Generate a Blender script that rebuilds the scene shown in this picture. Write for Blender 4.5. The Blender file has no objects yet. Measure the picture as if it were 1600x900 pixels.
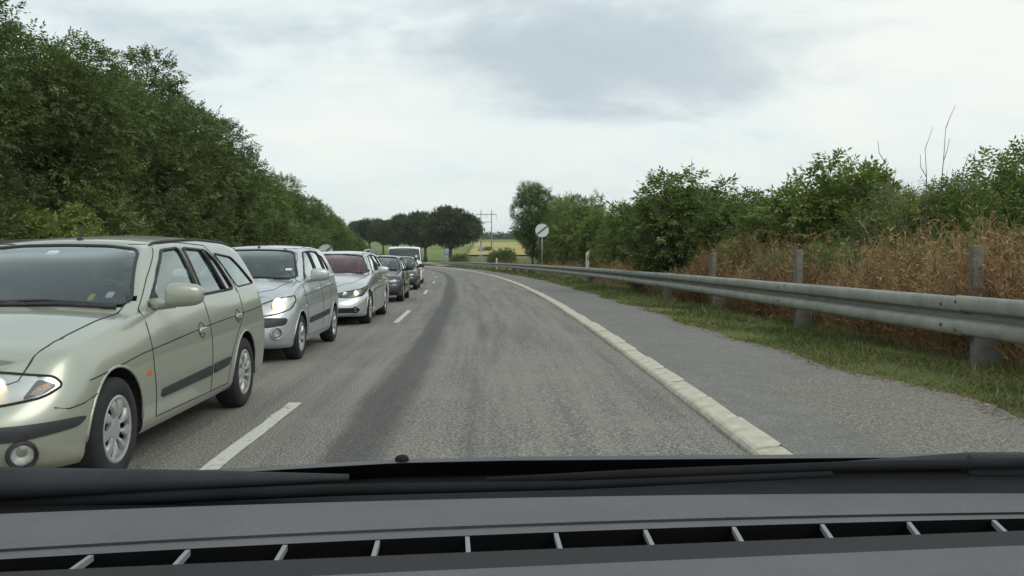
import bpy, bmesh, math, random
import numpy as np
from mathutils import Vector, Matrix, geometry
from mathutils.bvhtree import BVHTree

random.seed(7)
RNG = np.random.default_rng(7)
scene = bpy.context.scene
col = scene.collection
R = math.radians

# ------------------------------------------------------------------ camera
CAM_H = 1.28
F_PX = 1400.0            # focal length in pixels of the 1600 px wide photograph
cam_d = bpy.data.cameras.new('camera')
cam_d.sensor_width = 36.0
cam_d.lens = F_PX / 1600 * 36.0
cam_d.clip_start = 0.05
cam_d.clip_end = 8000
cam = bpy.data.objects.new('camera', cam_d)
col.objects.link(cam)
cam.location = (0, 0, CAM_H)
cam.rotation_euler = (R(90 - 1.84), 0, 0)
scene.camera = cam

# ------------------------------------------------------------------ exposure
scene.view_settings.view_transform = 'Standard'
scene.view_settings.look = 'None'
scene.view_settings.gamma = 1
scene.view_settings.use_curve_mapping = False
scene.view_settings.exposure = 0.22

# ------------------------------------------------------------------ sky and sun
SUN_EL, SUN_AZ = 44.0, 128.0          # azimuth measured from +Y towards +X
world = bpy.data.worlds.new('World')
scene.world = world
world.use_nodes = True


class NT:
    """tiny helper for node trees"""
    def __init__(self, tree):
        self.t = tree
        tree.nodes.clear()

    def n(self, kind, ins=None, **props):
        nd = self.t.nodes.new(kind)
        for k, v in props.items():
            setattr(nd, k, v)
        if ins:
            for k, v in ins.items():
                self.set(nd, k, v)
        return nd

    def set(self, nd, k, v):
        s = nd.inputs[k]
        if hasattr(v, 'bl_idname') and hasattr(v, 'outputs'):
            v = v.outputs[0]
        if isinstance(v, bpy.types.NodeSocket):
            self.t.links.new(v, s)
        else:
            s.default_value = v

    def math(self, op, a, b=None, c=None, clamp=False):
        nd = self.n('ShaderNodeMath', operation=op, use_clamp=clamp)
        self.set(nd, 0, a)
        if b is not None:
            self.set(nd, 1, b)
        if c is not None:
            self.set(nd, 2, c)
        return nd.outputs[0]

    def mix(self, f, a, b, blend='MIX'):
        nd = self.n('ShaderNodeMix', data_type='RGBA', blend_type=blend, clamp_factor=True)
        self.set(nd, 0, f)
        self.set(nd, 6, a)
        self.set(nd, 7, b)
        return nd.outputs[2]

    def noise(self, vec, scale, detail=4, rough=0.55, dist=0.0):
        nd = self.n('ShaderNodeTexNoise')
        if vec is not None:
            self.set(nd, 'Vector', vec)
        self.set(nd, 'Scale', scale)
        self.set(nd, 'Detail', detail)
        self.set(nd, 'Roughness', rough)
        self.set(nd, 'Distortion', dist)
        return nd.outputs[0]

    def ramp(self, f, stops, interp='LINEAR'):
        nd = self.n('ShaderNodeValToRGB')
        self.set(nd, 0, f)
        cr = nd.color_ramp
        cr.interpolation = interp
        while len(cr.elements) < len(stops):
            cr.elements.new(0.5)
        for e, (p, c) in zip(cr.elements, stops):
            e.position = p
            e.color = c if len(c) == 4 else (*c, 1)
        return nd.outputs[0]

    def mrange(self, v, a, b, c=0.0, d=1.0, smooth=True):
        nd = self.n('ShaderNodeMapRange', interpolation_type='SMOOTHSTEP' if smooth else 'LINEAR')
        for i, x in enumerate((v, a, b, c, d)):
            self.set(nd, i, x)
        return nd.outputs[0]


def c4(r, g, b):
    return (r, g, b, 1.0)


def build_world():
    nt = NT(world.node_tree)
    sky = nt.n('ShaderNodeTexSky', sky_type='NISHITA', sun_disc=False)
    sky.sun_elevation = R(SUN_EL)
    sky.sun_rotation = R(SUN_AZ)
    sky.air_density = 1.0
    sky.dust_density = 2.0
    tc = nt.n('ShaderNodeTexCoord')
    sep = nt.n('ShaderNodeSeparateXYZ', {0: tc.outputs['Generated']})
    x, y, z = sep.outputs
    zc = nt.math('ADD', nt.math('MAXIMUM', z, 0.0), 0.18)
    px = nt.math('DIVIDE', x, zc)
    py = nt.math('DIVIDE', y, zc)
    p = nt.n('ShaderNodeCombineXYZ', {0: px, 1: py, 2: 3.3})
    n1 = nt.noise(p, 0.48, 7, 0.56, 0.30)
    n2 = nt.noise(nt.n('ShaderNodeCombineXYZ', {0: px, 1: nt.math('MULTIPLY', py, 1.15), 2: 9.1}), 1.3, 7, 0.62, 0.3)
    n3 = nt.noise(nt.n('ShaderNodeCombineXYZ', {0: px, 1: nt.math('MULTIPLY', py, 1.3), 2: 1.4}), 0.28, 3, 0.5, 0.2)
    # overcast layers: a bright veil, a grey layer broken into banks
    lum = nt.math('ADD', nt.math('MULTIPLY', n1, 0.58), nt.math('MULTIPLY', n2, 0.42))
    # the dark bank that hangs ahead, to the right (direction space, ragged by the noise)
    az = nt.math('ARCTAN2', x, y)
    el = nt.math('ARCSINE', z)
    da = nt.math('DIVIDE', nt.math('SUBTRACT', az, 0.25), 0.50)
    de = nt.math('DIVIDE', nt.math('SUBTRACT', el, nt.math('ADD', 0.205, nt.math('MULTIPLY', az, 0.02))), 0.060)
    rr = nt.math('ADD', nt.math('POWER', nt.math('ABSOLUTE', da), 2.0), nt.math('POWER', nt.math('ABSOLUTE', de), 2.0))
    rr = nt.math('ADD', rr, nt.math('MULTIPLY', nt.math('SUBTRACT', lum, 0.5), 8.5))
    bank = nt.mrange(rr, 1.4, -0.3)
    base = nt.ramp(lum, [(0.40, c4(0.51, 0.59, 0.63)), (0.46, c4(0.64, 0.725, 0.745)), (0.50, c4(0.745, 0.825, 0.82)),
                         (0.54, c4(0.79, 0.85, 0.825)), (0.62, c4(0.87, 0.895, 0.845))])
    low = nt.mrange(z, 0.0, 0.20, 1.0, 0.0)
    lowc = nt.ramp(n3, [(0.38, c4(0.62, 0.745, 0.76)), (0.52, c4(0.78, 0.87, 0.85)), (0.64, c4(0.88, 0.90, 0.83))])
    base = nt.mix(nt.math('MULTIPLY', low, 0.65), base, lowc)
    base = nt.mix(nt.math('MULTIPLY', bank, 0.80), base, c4(0.47, 0.54, 0.585))
    ten = nt.mix(1.0, base, c4(10, 10, 10), 'MULTIPLY')
    mixed = nt.mix(0.93, sky.outputs[0], ten)
    bg = nt.n('ShaderNodeBackground', {0: mixed, 1: 0.10})
    out = nt.n('ShaderNodeOutputWorld', {0: bg})


build_world()
sun_d = bpy.data.lights.new('sun', 'SUN')
sun_d.energy = 1.1
sun_d.angle = R(40)
sun_d.color = (1.0, 0.965, 0.90)
sun = bpy.data.objects.new('sun', sun_d)
col.objects.link(sun)
_sv = Vector((math.sin(R(SUN_AZ)) * math.cos(R(SUN_EL)), math.cos(R(SUN_AZ)) * math.cos(R(SUN_EL)), math.sin(R(SUN_EL))))
sun.rotation_euler = (-_sv).to_track_quat('-Z', 'Y').to_euler()
sun.location = (30, -20, 60)

# ------------------------------------------------------------------ helpers


def px_dir(u, v):
    """direction of a photo pixel (unit forward distance)"""
    a = R(1.84)
    X = (u - 800) / F_PX
    Z = -(v - 450) / F_PX
    return Vector((X, math.cos(a) + Z * math.sin(a), -math.sin(a) + Z * math.cos(a)))


def px_at_z(u, v, z):
    d = px_dir(u, v)
    k = (z - CAM_H) / d.z
    return Vector((d.x * k, d.y * k, z))


def px_at_d(u, v, dist):
    d = px_dir(u, v)
    k = dist / d.y
    return Vector((d.x * k, dist, CAM_H + d.z * k))


MATS = {}


def bsdf(name, color=(0.5, 0.5, 0.5), rough=0.6, metal=0.0, spec=0.5, coat=0.0, var=0.0, vscale=8.0, bump=0.0, bscale=60.0,
         rvar=0.0, emit=None, estr=0.0, coords='Object', coat_rough=0.05, dark=None):
    if name in MATS:
        return MATS[name]
    m = bpy.data.materials.new(name)
    m.use_nodes = True
    nt = NT(m.node_tree)
    out = nt.n('ShaderNodeOutputMaterial')
    p = nt.n('ShaderNodeBsdfPrincipled')
    nt.t.links.new(p.outputs[0], out.inputs[0])
    p.inputs['Roughness'].default_value = rough
    p.inputs['Metallic'].default_value = metal
    p.inputs['Specular IOR Level'].default_value = spec
    p.inputs['Coat Weight'].default_value = coat
    p.inputs['Coat Roughness'].default_value = coat_rough
    p.inputs['Base Color'].default_value = c4(*color)
    tc = nt.n('ShaderNodeTexCoord')
    vec = tc.outputs[coords]
    if var > 0:
        f = nt.noise(vec, vscale, 5, 0.6)
        d = dark if dark else tuple(c * (1 - var) for c in color)
        l = tuple(min(1, c * (1 + var)) for c in color)
        p_c = nt.ramp(f, [(0.3, c4(*d)), (0.7, c4(*l))])
        nt.t.links.new(p_c, p.inputs['Base Color'])
    if rvar > 0:
        f = nt.noise(vec, vscale * 1.7, 4, 0.6)
        nt.t.links.new(nt.mrange(f, 0.3, 0.7, max(0.02, rough - rvar), min(1, rough + rvar)), p.inputs['Roughness'])
    if bump > 0:
        b = nt.n('ShaderNodeBump', {'Strength': bump, 'Distance': 0.01, 'Height': nt.noise(vec, bscale, 5, 0.6)})
        nt.t.links.new(b.outputs[0], p.inputs['Normal'])
    if emit:
        p.inputs['Emission Color'].default_value = c4(*emit)
        p.inputs['Emission Strength'].default_value = estr
    MATS[name] = m
    return m


def glass_mat(name, tint=(0.75, 0.82, 0.80), refl=1.5, boost=1.0, gtint=(1, 1, 1), rough=0.02):
    if name in MATS:
        return MATS[name]
    m = bpy.data.materials.new(name)
    m.use_nodes = True
    nt = NT(m.node_tree)
    tr = nt.n('ShaderNodeBsdfTransparent', {0: c4(*tint)})
    gl = nt.n('ShaderNodeBsdfGlossy', {'Color': c4(*gtint), 'Roughness': rough})
    fr = nt.n('ShaderNodeFresnel', {0: refl})
    f = nt.math('MULTIPLY', fr.outputs[0], boost, clamp=True)
    mx = nt.n('ShaderNodeMixShader', {0: f, 1: tr, 2: gl})
    nt.n('ShaderNodeOutputMaterial', {0: mx})
    MATS[name] = m
    return m


def props(o, label=None, cat=None, group=None, kind=None):
    if label:
        o['label'] = label
    if cat:
        o['category'] = cat
    if group:
        o['group'] = group
    if kind:
        o['kind'] = kind
    return o


def mesh_from(name, V, F, mats, smooth=False, mi=None):
    me = bpy.data.meshes.new(name)
    V = np.asarray(V, dtype=np.float32).reshape(-1, 3)
    if isinstance(F, np.ndarray):
        n, k = F.shape
        me.vertices.add(len(V))
        me.vertices.foreach_set('co', V.ravel())
        me.loops.add(n * k)
        me.loops.foreach_set('vertex_index', F.astype(np.int32).ravel())
        me.polygons.add(n)
        me.polygons.foreach_set('loop_start', np.arange(0, n * k, k, dtype=np.int32))
        me.update(calc_edges=True)
    else:
        me.from_pydata(V.tolist(), [], F)
    for m in (mats if isinstance(mats, (list, tuple)) else [mats]):
        me.materials.append(m)
    if mi is not None:
        me.polygons.foreach_set('material_index', np.asarray(mi, dtype=np.int32))
    if smooth:
        me.polygons.foreach_set('use_smooth', np.ones(len(me.polygons), dtype=bool))
    me.update()
    return me


def link(name, me, parent=None, loc=None, rot=None):
    o = bpy.data.objects.new(name, me)
    col.objects.link(o)
    if parent is not None:
        o.parent = parent
    if loc is not None:
        o.location = loc
    if rot is not None:
        o.rotation_euler = rot
    return o


def mk(name, V, F, mats, parent=None, smooth=False, loc=None, rot=None, mi=None):
    return link(name, mesh_from(name, V, F, mats, smooth, mi), parent, loc, rot)


def empty(name, loc=(0, 0, 0), rz=0.0):
    o = bpy.data.objects.new(name, None)
    col.objects.link(o)
    o.location = loc
    o.rotation_euler = (0, 0, rz)
    o.empty_display_size = 0.2
    return o


def copy_tree(o, parent=None):
    c = o.copy()
    col.objects.link(c)
    c.parent = parent
    for ch in o.children:
        copy_tree(ch, c)
    return c


class MB:
    """collects boxes, tubes and lathes into one mesh"""
    def __init__(self):
        self.V, self.F = [], []

    def add(self, V, F):
        b = len(self.V)
        self.V += [tuple(v) for v in V]
        self.F += [tuple(b + i for i in f) for f in F]
        return self

    def box(self, c, s, rz=0.0, taper=1.0, rot=None):
        hx, hy, hz = s[0] / 2, s[1] / 2, s[2] / 2
        P = []
        for z, k in ((-hz, 1.0), (hz, taper)):
            for x, y in ((-hx, -hy), (hx, -hy), (hx, hy), (-hx, hy)):
                P.append(Vector((x * k, y * k, z)))
        M = rot if rot is not None else Matrix.Rotation(rz, 3, 'Z')
        P = [M @ p + Vector(c) for p in P]
        return self.add(P, [(3, 2, 1, 0), (4, 5, 6, 7), (0, 1, 5, 4), (1, 2, 6, 5), (2, 3, 7, 6), (3, 0, 4, 7)])

    def tube(self, pts, r, n=6, closed=False, cap=True, flat=1.0, up=None):
        pts = [Vector(p) for p in pts]
        m = len(pts)
        rs = r if isinstance(r, (list, tuple)) else [r] * m
        rings = []
        prev = None
        for i in range(m):
            if closed:
                t = pts[(i + 1) % m] - pts[i - 1]
            else:
                t = pts[min(i + 1, m - 1)] - pts[max(i - 1, 0)]
            if t.length < 1e-9:
                t = Vector((0, 0, 1))
            t.normalize()
            a = Vector(up) if up is not None else (prev if prev is not None else (Vector((0, 0, 1)) if abs(t.z) < 0.9 else Vector((1, 0, 0))))
            b = t.cross(a)
            if b.length < 1e-6:
                b = t.cross(Vector((1, 0.3, 0.1)))
            b.normalize()
            a2 = b.cross(t).normalized()
            prev = a2
            rings.append([pts[i] + (b * math.cos(2 * math.pi * k / n) + a2 * flat * math.sin(2 * math.pi * k / n)) * rs[i] for k in range(n)])
        V = [v for rg in rings for v in rg]
        F = []
        for i in range(m if closed else m - 1):
            j = (i + 1) % m
            for k in range(n):
                F.append((i * n + k, i * n + (k + 1) % n, j * n + (k + 1) % n, j * n + k))
        if cap and not closed:
            F.append(tuple(reversed(range(n))))
            F.append(tuple((m - 1) * n + k for k in range(n)))
        return self.add(V, F)

    def lathe(self, prof, n=24, axis='X', c=(0, 0, 0), cap0=False, cap1=False):
        """prof: (along, radius)"""
        V, F = [], []
        for (a, r) in prof:
            for k in range(n):
                th = 2 * math.pi * k / n
                p = (a, r * math.cos(th), r * math.sin(th))
                if axis == 'Y':
                    p = (p[1], p[0], p[2])
                elif axis == 'Z':
                    p = (p[1], p[2], p[0])
                V.append((p[0] + c[0], p[1] + c[1], p[2] + c[2]))
        m = len(prof)
        for i in range(m - 1):
            for k in range(n):
                F.append((i * n + k, i * n + (k + 1) % n, (i + 1) * n + (k + 1) % n, (i + 1) * n + k))
        if cap0:
            F.append(tuple(reversed(range(n))))
        if cap1:
            F.append(tuple((m - 1) * n + k for k in range(n)))
        return self.add(V, F)

    def ellipsoid(self, c, s, n=14, m=9, ex=1.0, fn=None):
        V, F = [], []
        sp = lambda v: math.copysign(abs(v) ** ex, v)
        for i in range(m + 1):
            ph = math.pi * i / m - math.pi / 2
            for k in range(n):
                th = 2 * math.pi * k / n
                x, y, z = sp(math.cos(ph)) * sp(math.cos(th)), sp(math.cos(ph)) * sp(math.sin(th)), sp(math.sin(ph))
                if fn:
                    x, y, z = fn(x, y, z)
                V.append((c[0] + s[0] * x, c[1] + s[1] * y, c[2] + s[2] * z))
        for i in range(m):
            for k in range(n):
                F.append((i * n + k, i * n + (k + 1) % n, (i + 1) * n + (k + 1) % n, (i + 1) * n + k))
        return self.add(V, F)

    def mesh(self, name, mat, smooth=False):
        return mesh_from(name, self.V, self.F, mat, smooth)

    def build(self, name, mat, parent=None, smooth=False, loc=None, rot=None):
        return link(name, self.mesh(name, mat, smooth), parent, loc, rot)


def shade_auto(o, angle=40):
    """sharp edges by angle, smooth elsewhere"""
    me = o.data
    bm = bmesh.new()
    bm.from_mesh(me)
    bmesh.ops.remove_doubles(bm, verts=bm.verts, dist=1e-5)
    for f in bm.faces:
        f.smooth = True
    for e in bm.edges:
        if len(e.link_faces) == 2 and e.calc_face_angle(0) > R(angle):
            e.smooth = False
    bm.to_mesh(me)
    bm.free()
    return o


def bevel(o, w=0.01, seg=2):
    me = o.data
    bm = bmesh.new()
    bm.from_mesh(me)
    bmesh.ops.bevel(bm, geom=[e for e in bm.edges if e.calc_face_angle(0) > 0.5], offset=w, segments=seg, affect='EDGES', profile=0.6)
    for f in bm.faces:
        f.smooth = True
    bm.to_mesh(me)
    bm.free()
    return shade_auto(o, 50)


def catmull(ctrl, n):
    ctrl = np.asarray(ctrl, float)
    K = len(ctrl)
    t = np.linspace(0, K - 1, n)
    i = np.clip(t.astype(int), 0, K - 2)
    f = (t - i)[:, None]
    p0 = ctrl[np.clip(i - 1, 0, K - 1)]
    p1 = ctrl[i]
    p2 = ctrl[i + 1]
    p3 = ctrl[np.clip(i + 2, 0, K - 1)]
    return 0.5 * ((2 * p1) + (-p0 + p2) * f + (2 * p0 - 5 * p1 + 4 * p2 - p3) * f ** 2 + (-p0 + 3 * p1 - 3 * p2 + p3) * f ** 3)


def sm(a, b, x):
    t = np.clip((np.asarray(x, float) - a) / (b - a), 0, 1)
    return t * t * (3 - 2 * t)

# ================================================================== SETTING


def bend(d):
    d = np.asarray(d, float)
    dd = np.minimum(d, 260.0)
    return -dd ** 2 / 1460.0 - (d - dd) * (2 * 260.0 / 1460.0)


def centre_x(d):
    return -1.69 - 0.024 * np.minimum(np.asarray(d, float), 40.0) + bend(d)


def kerb_x(d):
    return 1.60 + bend(d)


_D = np.linspace(0, 4000, 8001)
_S = 0.0365 * sm(150, 195, _D) * (1 - sm(490, 560, _D)) + 0.012 * sm(490, 560, _D)
_Z = np.concatenate([[0], np.cumsum((_S[1:] + _S[:-1]) / 2 * np.diff(_D))])


def rise(d):
    return np.interp(d, _D, _Z)


VERGE_Z = 0.04


def ground_z(x, d):
    """height of the ground sheet"""
    lat = np.asarray(x, float) - centre_x(d)
    z = -0.06 + (VERGE_Z + 0.06) * sm(3.50, 3.62, lat - (kerb_x(d) - centre_x(d) - 3.4)) + 0.09 * sm(3.7, 4.1, -lat)
    # ditch behind the guardrail and a low bank under the trees
    z = z + 0.35 * sm(8.0, 13.0, -lat) * (1 - sm(40, 120, -lat))
    return z + rise(d)


def gz(x, d):
    return float(ground_z(x, d))


def mat_ground():
    m = bpy.data.materials.new('grassy_ground')
    m.use_nodes = True
    nt = NT(m.node_tree)
    tc = nt.n('ShaderNodeTexCoord')
    v = tc.outputs['Object']
    n1 = nt.noise(v, 0.035, 5, 0.55)
    n2 = nt.noise(v, 1.2, 6, 0.65)
    n3 = nt.noise(v, 14.0, 5, 0.65)
    g = nt.ramp(n1, [(0.30, c4(0.085, 0.125, 0.035)), (0.5, c4(0.15, 0.19, 0.06)), (0.68, c4(0.25, 0.24, 0.09))])
    b = nt.ramp(n2, [(0.35, c4(0.07, 0.075, 0.03)), (0.65, c4(0.17, 0.15, 0.07))])
    c = nt.mix(0.4, g, b)
    c = nt.mix(nt.mrange(n3, 0.35, 0.7, 0.0, 0.5), c, c4(0.05, 0.06, 0.025))
    p = nt.n('ShaderNodeBsdfPrincipled', {'Base Color': c, 'Roughness': 0.95, 'Specular IOR Level': 0.1})
    bp = nt.n('ShaderNodeBump', {'Strength': 0.6, 'Distance': 0.05, 'Height': n3})
    nt.set(p, 'Normal', bp)
    nt.n('ShaderNodeOutputMaterial', {0: p})
    return m


def grid_sheet(name, lats, ds, xf, zf, mat, uv=False, smooth=True, parent=None):
    nl, nd = len(lats), len(ds)
    L, D = np.meshgrid(lats, ds)
    X = xf(L, D)
    Z = zf(X, L, D)
    V = np.stack([X, D, Z], -1).reshape(-1, 3)
    i = np.arange(nd - 1)[:, None] * nl + np.arange(nl - 1)[None, :]
    F = np.stack([i, i + 1, i + nl + 1, i + nl], -1).reshape(-1, 4)
    o = mk(name, V, F, mat, parent, smooth)
    if uv:
        uvl = o.data.uv_layers.new(name='UVMap')
        UV = np.stack([L, D], -1).reshape(-1, 2)
        uvl.data.foreach_set('uv', UV[F.ravel()].astype(np.float32).ravel())
    return o


lat_g = np.array([-2400, -1500, -800, -400, -200, -120, -80, -50, -35, -25, -18, -13, -10.5, -8, -6, -4.6, -4.1, -3.9, -3.7, -3, 0, 2.5, 3.3, 3.5, 3.62,
                  3.75, 4.3, 5.2, 6, 7, 9, 12, 16, 22, 30, 45, 70, 110, 180, 300, 600, 1200, 2400], float)
d_g = np.concatenate([np.arange(-60, 60, 4.0), np.arange(60, 300, 6.0), np.arange(300, 700, 20.0), np.array([700, 760, 850, 1000, 1300, 1800, 2500, 3500])])
ground = grid_sheet('ground', lat_g, d_g, lambda L, D: L + centre_x(D), lambda X, L, D: ground_z(X, D), mat_ground())
props(ground, kind='structure')


def mat_road():
    m = bpy.data.materials.new('worn_asphalt')
    m.use_nodes = True
    nt = NT(m.node_tree)
    uv = nt.n('ShaderNodeUVMap', uv_map='UVMap')
    sep = nt.n('ShaderNodeSeparateXYZ', {0: uv})
    u, v = sep.outputs[0], sep.outputs[1]
    ob = nt.n('ShaderNodeTexCoord').outputs['Object']
    fine = nt.noise(ob, 62.0, 2, 0.7)
    mid = nt.noise(ob, 26.0, 4, 0.7)
    streak = nt.noise(nt.n('ShaderNodeCombineXYZ', {0: nt.math('MULTIPLY', u, 5.0), 1: nt.math('MULTIPLY', v, 0.16), 2: 0.0}), 1.0, 5, 0.6)
    blot = nt.noise(ob, 0.8, 5, 0.6)
    c = nt.ramp(fine, [(0.38, c4(0.049, 0.047, 0.043)), (0.47, c4(0.146, 0.139, 0.122)), (0.55, c4(0.211, 0.199, 0.171)), (0.64, c4(0.432, 0.404, 0.347))])
    c = nt.mix(nt.mrange(mid, 0.35, 0.7, 0.0, 0.35), c, c4(0.108, 0.103, 0.093))
    c = nt.mix(nt.mrange(streak, 0.42, 0.66, 0.0, 0.38), c, c4(0.270, 0.252, 0.214))
    c = nt.mix(nt.mrange(streak, 0.48, 0.30, 0.0, 0.45), c, c4(0.092, 0.088, 0.081))
    c = nt.mix(nt.mrange(blot, 0.5, 0.72, 0.0, 0.3), c, c4(0.259, 0.242, 0.209))
    # dark bitumen band that follows the lane beside the centre line
    wob = nt.math('MULTIPLY', nt.math('SUBTRACT', nt.noise(nt.n('ShaderNodeCombineXYZ', {0: nt.math('MULTIPLY', u, 0.6), 1: nt.math('MULTIPLY', v, 0.35)}), 1.0, 5, 0.65), 0.5), 0.30)
    uu = nt.math('ADD', u, wob)
    left = nt.mrange(uu, 0.52, 0.66)
    right = nt.mrange(uu, 0.84, 1.12, 1.0, 0.0)
    band = nt.math('MULTIPLY', left, right)
    grit = nt.mrange(mid, 0.25, 0.6, 0.45, 0.80)
    c = nt.mix(nt.math('MULTIPLY', band, grit), c, c4(0.050, 0.048, 0.048))
    b2 = nt.math('MULTIPLY', nt.mrange(uu, 1.45, 1.62), nt.mrange(uu, 1.70, 1.95, 1.0, 0.0))
    c = nt.mix(nt.math('MULTIPLY', nt.math('MULTIPLY', b2, 0.42), nt.mrange(streak, 0.3, 0.6, 1.0, 0.2)), c, c4(0.065, 0.062, 0.059))
    p = nt.n('ShaderNodeBsdfPrincipled', {'Base Color': c, 'Roughness': 0.82, 'Specular IOR Level': 0.35})
    bp = nt.n('ShaderNodeBump', {'Strength': 0.55, 'Distance': 0.008, 'Height': fine})
    nt.set(p, 'Normal', bp)
    nt.n('ShaderNodeOutputMaterial', {0: p})
    return m


d_r = np.concatenate([np.arange(-30, 60, 1.5), np.arange(60, 280, 4.0)])


def road_x(L, D):
    w = (kerb_x(D) + 0.02) - centre_x(D)
    return np.where(L < 0, centre_x(D) + L, centre_x(D) + L / 3.4 * w)


road = grid_sheet('road', np.array([-3.75, -3.2, -1.8, -0.9, 0, 0.5, 1, 1.7, 2.5, 3.4]), d_r, road_x,
                  lambda X, L, D: 0.0 - 0.012 * np.abs(L) / 3.4 + rise(D), mat_road(), uv=True)
# keep the metric lateral coordinate in the UV map
props(road, kind='structure')


def mat_paint():
    m = bpy.data.materials.new('worn_white_road_paint')
    m.use_nodes = True
    nt = NT(m.node_tree)
    ob = nt.n('ShaderNodeTexCoord').outputs['Object']
    a = nt.noise(ob, 60.0, 4, 0.7)
    b = nt.noise(ob, 9.0, 5, 0.65)
    w = nt.ramp(a, [(0.3, c4(0.42, 0.42, 0.37)), (0.6, c4(0.60, 0.59, 0.53))])
    c = nt.mix(nt.mrange(b, 0.58, 0.66, 0.0, 0.8), w, c4(0.16, 0.16, 0.15))
    p = nt.n('ShaderNodeBsdfPrincipled', {'Base Color': c, 'Roughness': 0.75})
    nt.n('ShaderNodeOutputMaterial', {0: p})
    return m


paint = mat_paint()
for a, b in ((2.9, 7.95), (18.0, 22.4), (33.0, 37.2), (48.0, 52.2), (63, 67.2), (78, 82.2), (93, 97.2), (108, 112.2)):
    ds = np.linspace(a, b, 16)
    e = RNG.normal(0, 0.006, (16, 2))
    V, F = [], []
    for i, d in enumerate(ds):
        x = float(centre_x(d))
        V += [(x - 0.056 + e[i, 0], d, 0.004), (x + 0.056 + e[i, 1], d, 0.004)]
    F = [(2 * i, 2 * i + 1, 2 * i + 3, 2 * i + 2) for i in range(15)]
    mk('lane_marking', V, F, paint, road)

# ------------------------------------------------------------------ kerb
stone_m = bsdf('kerb_concrete', (0.50, 0.465, 0.365), 0.85, var=0.16, vscale=6.0, bump=0.5, bscale=70.0, dark=(0.36, 0.335, 0.27))
kerb = empty('kerb', (float(kerb_x(0)), 0, 0))
props(kerb, kind='structure')
prof = [(0.0, -0.05), (0.0, 0.008), (0.016, 0.032), (0.040, 0.043), (0.195, 0.058), (0.208, 0.055), (0.21, -0.05)]


def stone_mesh(seed):
    r = np.random.default_rng(seed)
    L = 1.022
    V, F = [], []
    ys = [-L / 2, -L / 2 + 0.02, -L / 6, L / 6, L / 2 - 0.02, L / 2]
    for j, y in enumerate(ys):
        k = 0.008 if j in (0, 5) else 0.0
        for (x, z) in prof:
            V.append((x + (k if x < 0.1 else -k) + r.normal(0, 0.0012), y + r.normal(0, 0.003), z - (k if z > 0 else 0) + r.normal(0, 0.0012)))
    n = len(prof)
    for j in range(5):
        for k in range(n - 1):
            F.append((j * n + k, (j + 1) * n + k, (j + 1) * n + k + 1, j * n + k + 1))
    F.append(tuple(range(n)))
    F.append(tuple(reversed([5 * n + k for k in range(n)])))
    return mesh_from('kerb_stone', V, F, stone_m)


stones = [stone_mesh(i) for i in range(5)]
d = 2.2
i = 0
while d < 168:
    x = float(kerb_x(d))
    t = math.atan(2 * d / 1460.0)
    o = link('kerb_stone', stones[i % 5], kerb)
    o.location = (x - kerb.location.x + random.gauss(0, 0.006), d, random.gauss(0, 0.004))
    o.rotation_euler = (random.gauss(0, 0.004), random.gauss(0, 0.012), t + random.gauss(0, 0.006))
    d += 1.052
    i += 1


# ------------------------------------------------------------------ pavement beside the kerb
def mat_pavement():
    m = bpy.data.materials.new('pavement_asphalt')
    m.use_nodes = True
    nt = NT(m.node_tree)
    ob = nt.n('ShaderNodeTexCoord').outputs['Object']
    sep = nt.n('ShaderNodeSeparateXYZ', {0: ob})
    x, y = sep.outputs[0], sep.outputs[1]
    fine = nt.noise(ob, 66.0, 2, 0.7)
    mid = nt.noise(ob, 4.0, 6, 0.62)
    big = nt.noise(ob, 0.55, 5, 0.6, 0.4)
    c = nt.ramp(mid, [(0.3, c4(0.155, 0.151, 0.138)), (0.55, c4(0.185, 0.180, 0.163)), (0.75, c4(0.22, 0.212, 0.188))])
    c = nt.mix(nt.mrange(big, 0.42, 0.66, 0.0, 0.42), c, c4(0.125, 0.121, 0.112))
    c = nt.mix(nt.mrange(fine, 0.52, 0.66, 0.0, 0.6), c, c4(0.33, 0.32, 0.285))
    c = nt.mix(nt.mrange(fine, 0.48, 0.36, 0.0, 0.65), c, c4(0.07, 0.068, 0.062))
    # older, browner surface left of a repair edge
    e = nt.math('SUBTRACT', nt.math('ADD', 8.85, nt.math('MULTIPLY', nt.math('SUBTRACT', x, 2.42), 0.75)), y)
    e = nt.math('ADD', e, nt.math('MULTIPLY', nt.math('SUBTRACT', mid, 0.5), 0.7))
    f = nt.math('SUBTRACT', nt.math('ADD', x, nt.math('MULTIPLY', nt.math('SUBTRACT', mid, 0.5), 0.35)), 2.42)
    patch_f = nt.math('MULTIPLY', nt.mrange(e, 0.0, 0.12), nt.mrange(f, 0.0, 0.10))
    old = nt.ramp(fine, [(0.38, c4(0.075, 0.069, 0.056)), (0.5, c4(0.180, 0.168, 0.140)), (0.64, c4(0.34, 0.315, 0.265))])
    c = nt.mix(nt.math('MULTIPLY', patch_f, 0.8), c, old)
    p = nt.n('ShaderNodeBsdfPrincipled', {'Base Color': c, 'Roughness': 0.88, 'Specular IOR Level': 0.25})
    bp = nt.n('ShaderNodeBump', {'Strength': 0.4, 'Distance': 0.006, 'Height': fine})
    nt.set(p, 'Normal', bp)
    nt.n('ShaderNodeOutputMaterial', {0: p})
    return m


d_p = np.concatenate([np.arange(-10, 40, 0.5), np.arange(40, 170, 3.0)])
wob_p = 0.07 * np.sin(d_p * 1.7) + 0.06 * np.sin(d_p * 0.61 + 1) + RNG.normal(0, 0.03, len(d_p)) - 0.10 * sm(9, 20, d_p) + 0.50 * (1 - sm(6.2, 11.5, d_p))


def pav_x(L, D):
    w = np.interp(D, d_p, wob_p)
    return kerb_x(D) + 0.20 + L * (1.86 + w)


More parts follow.
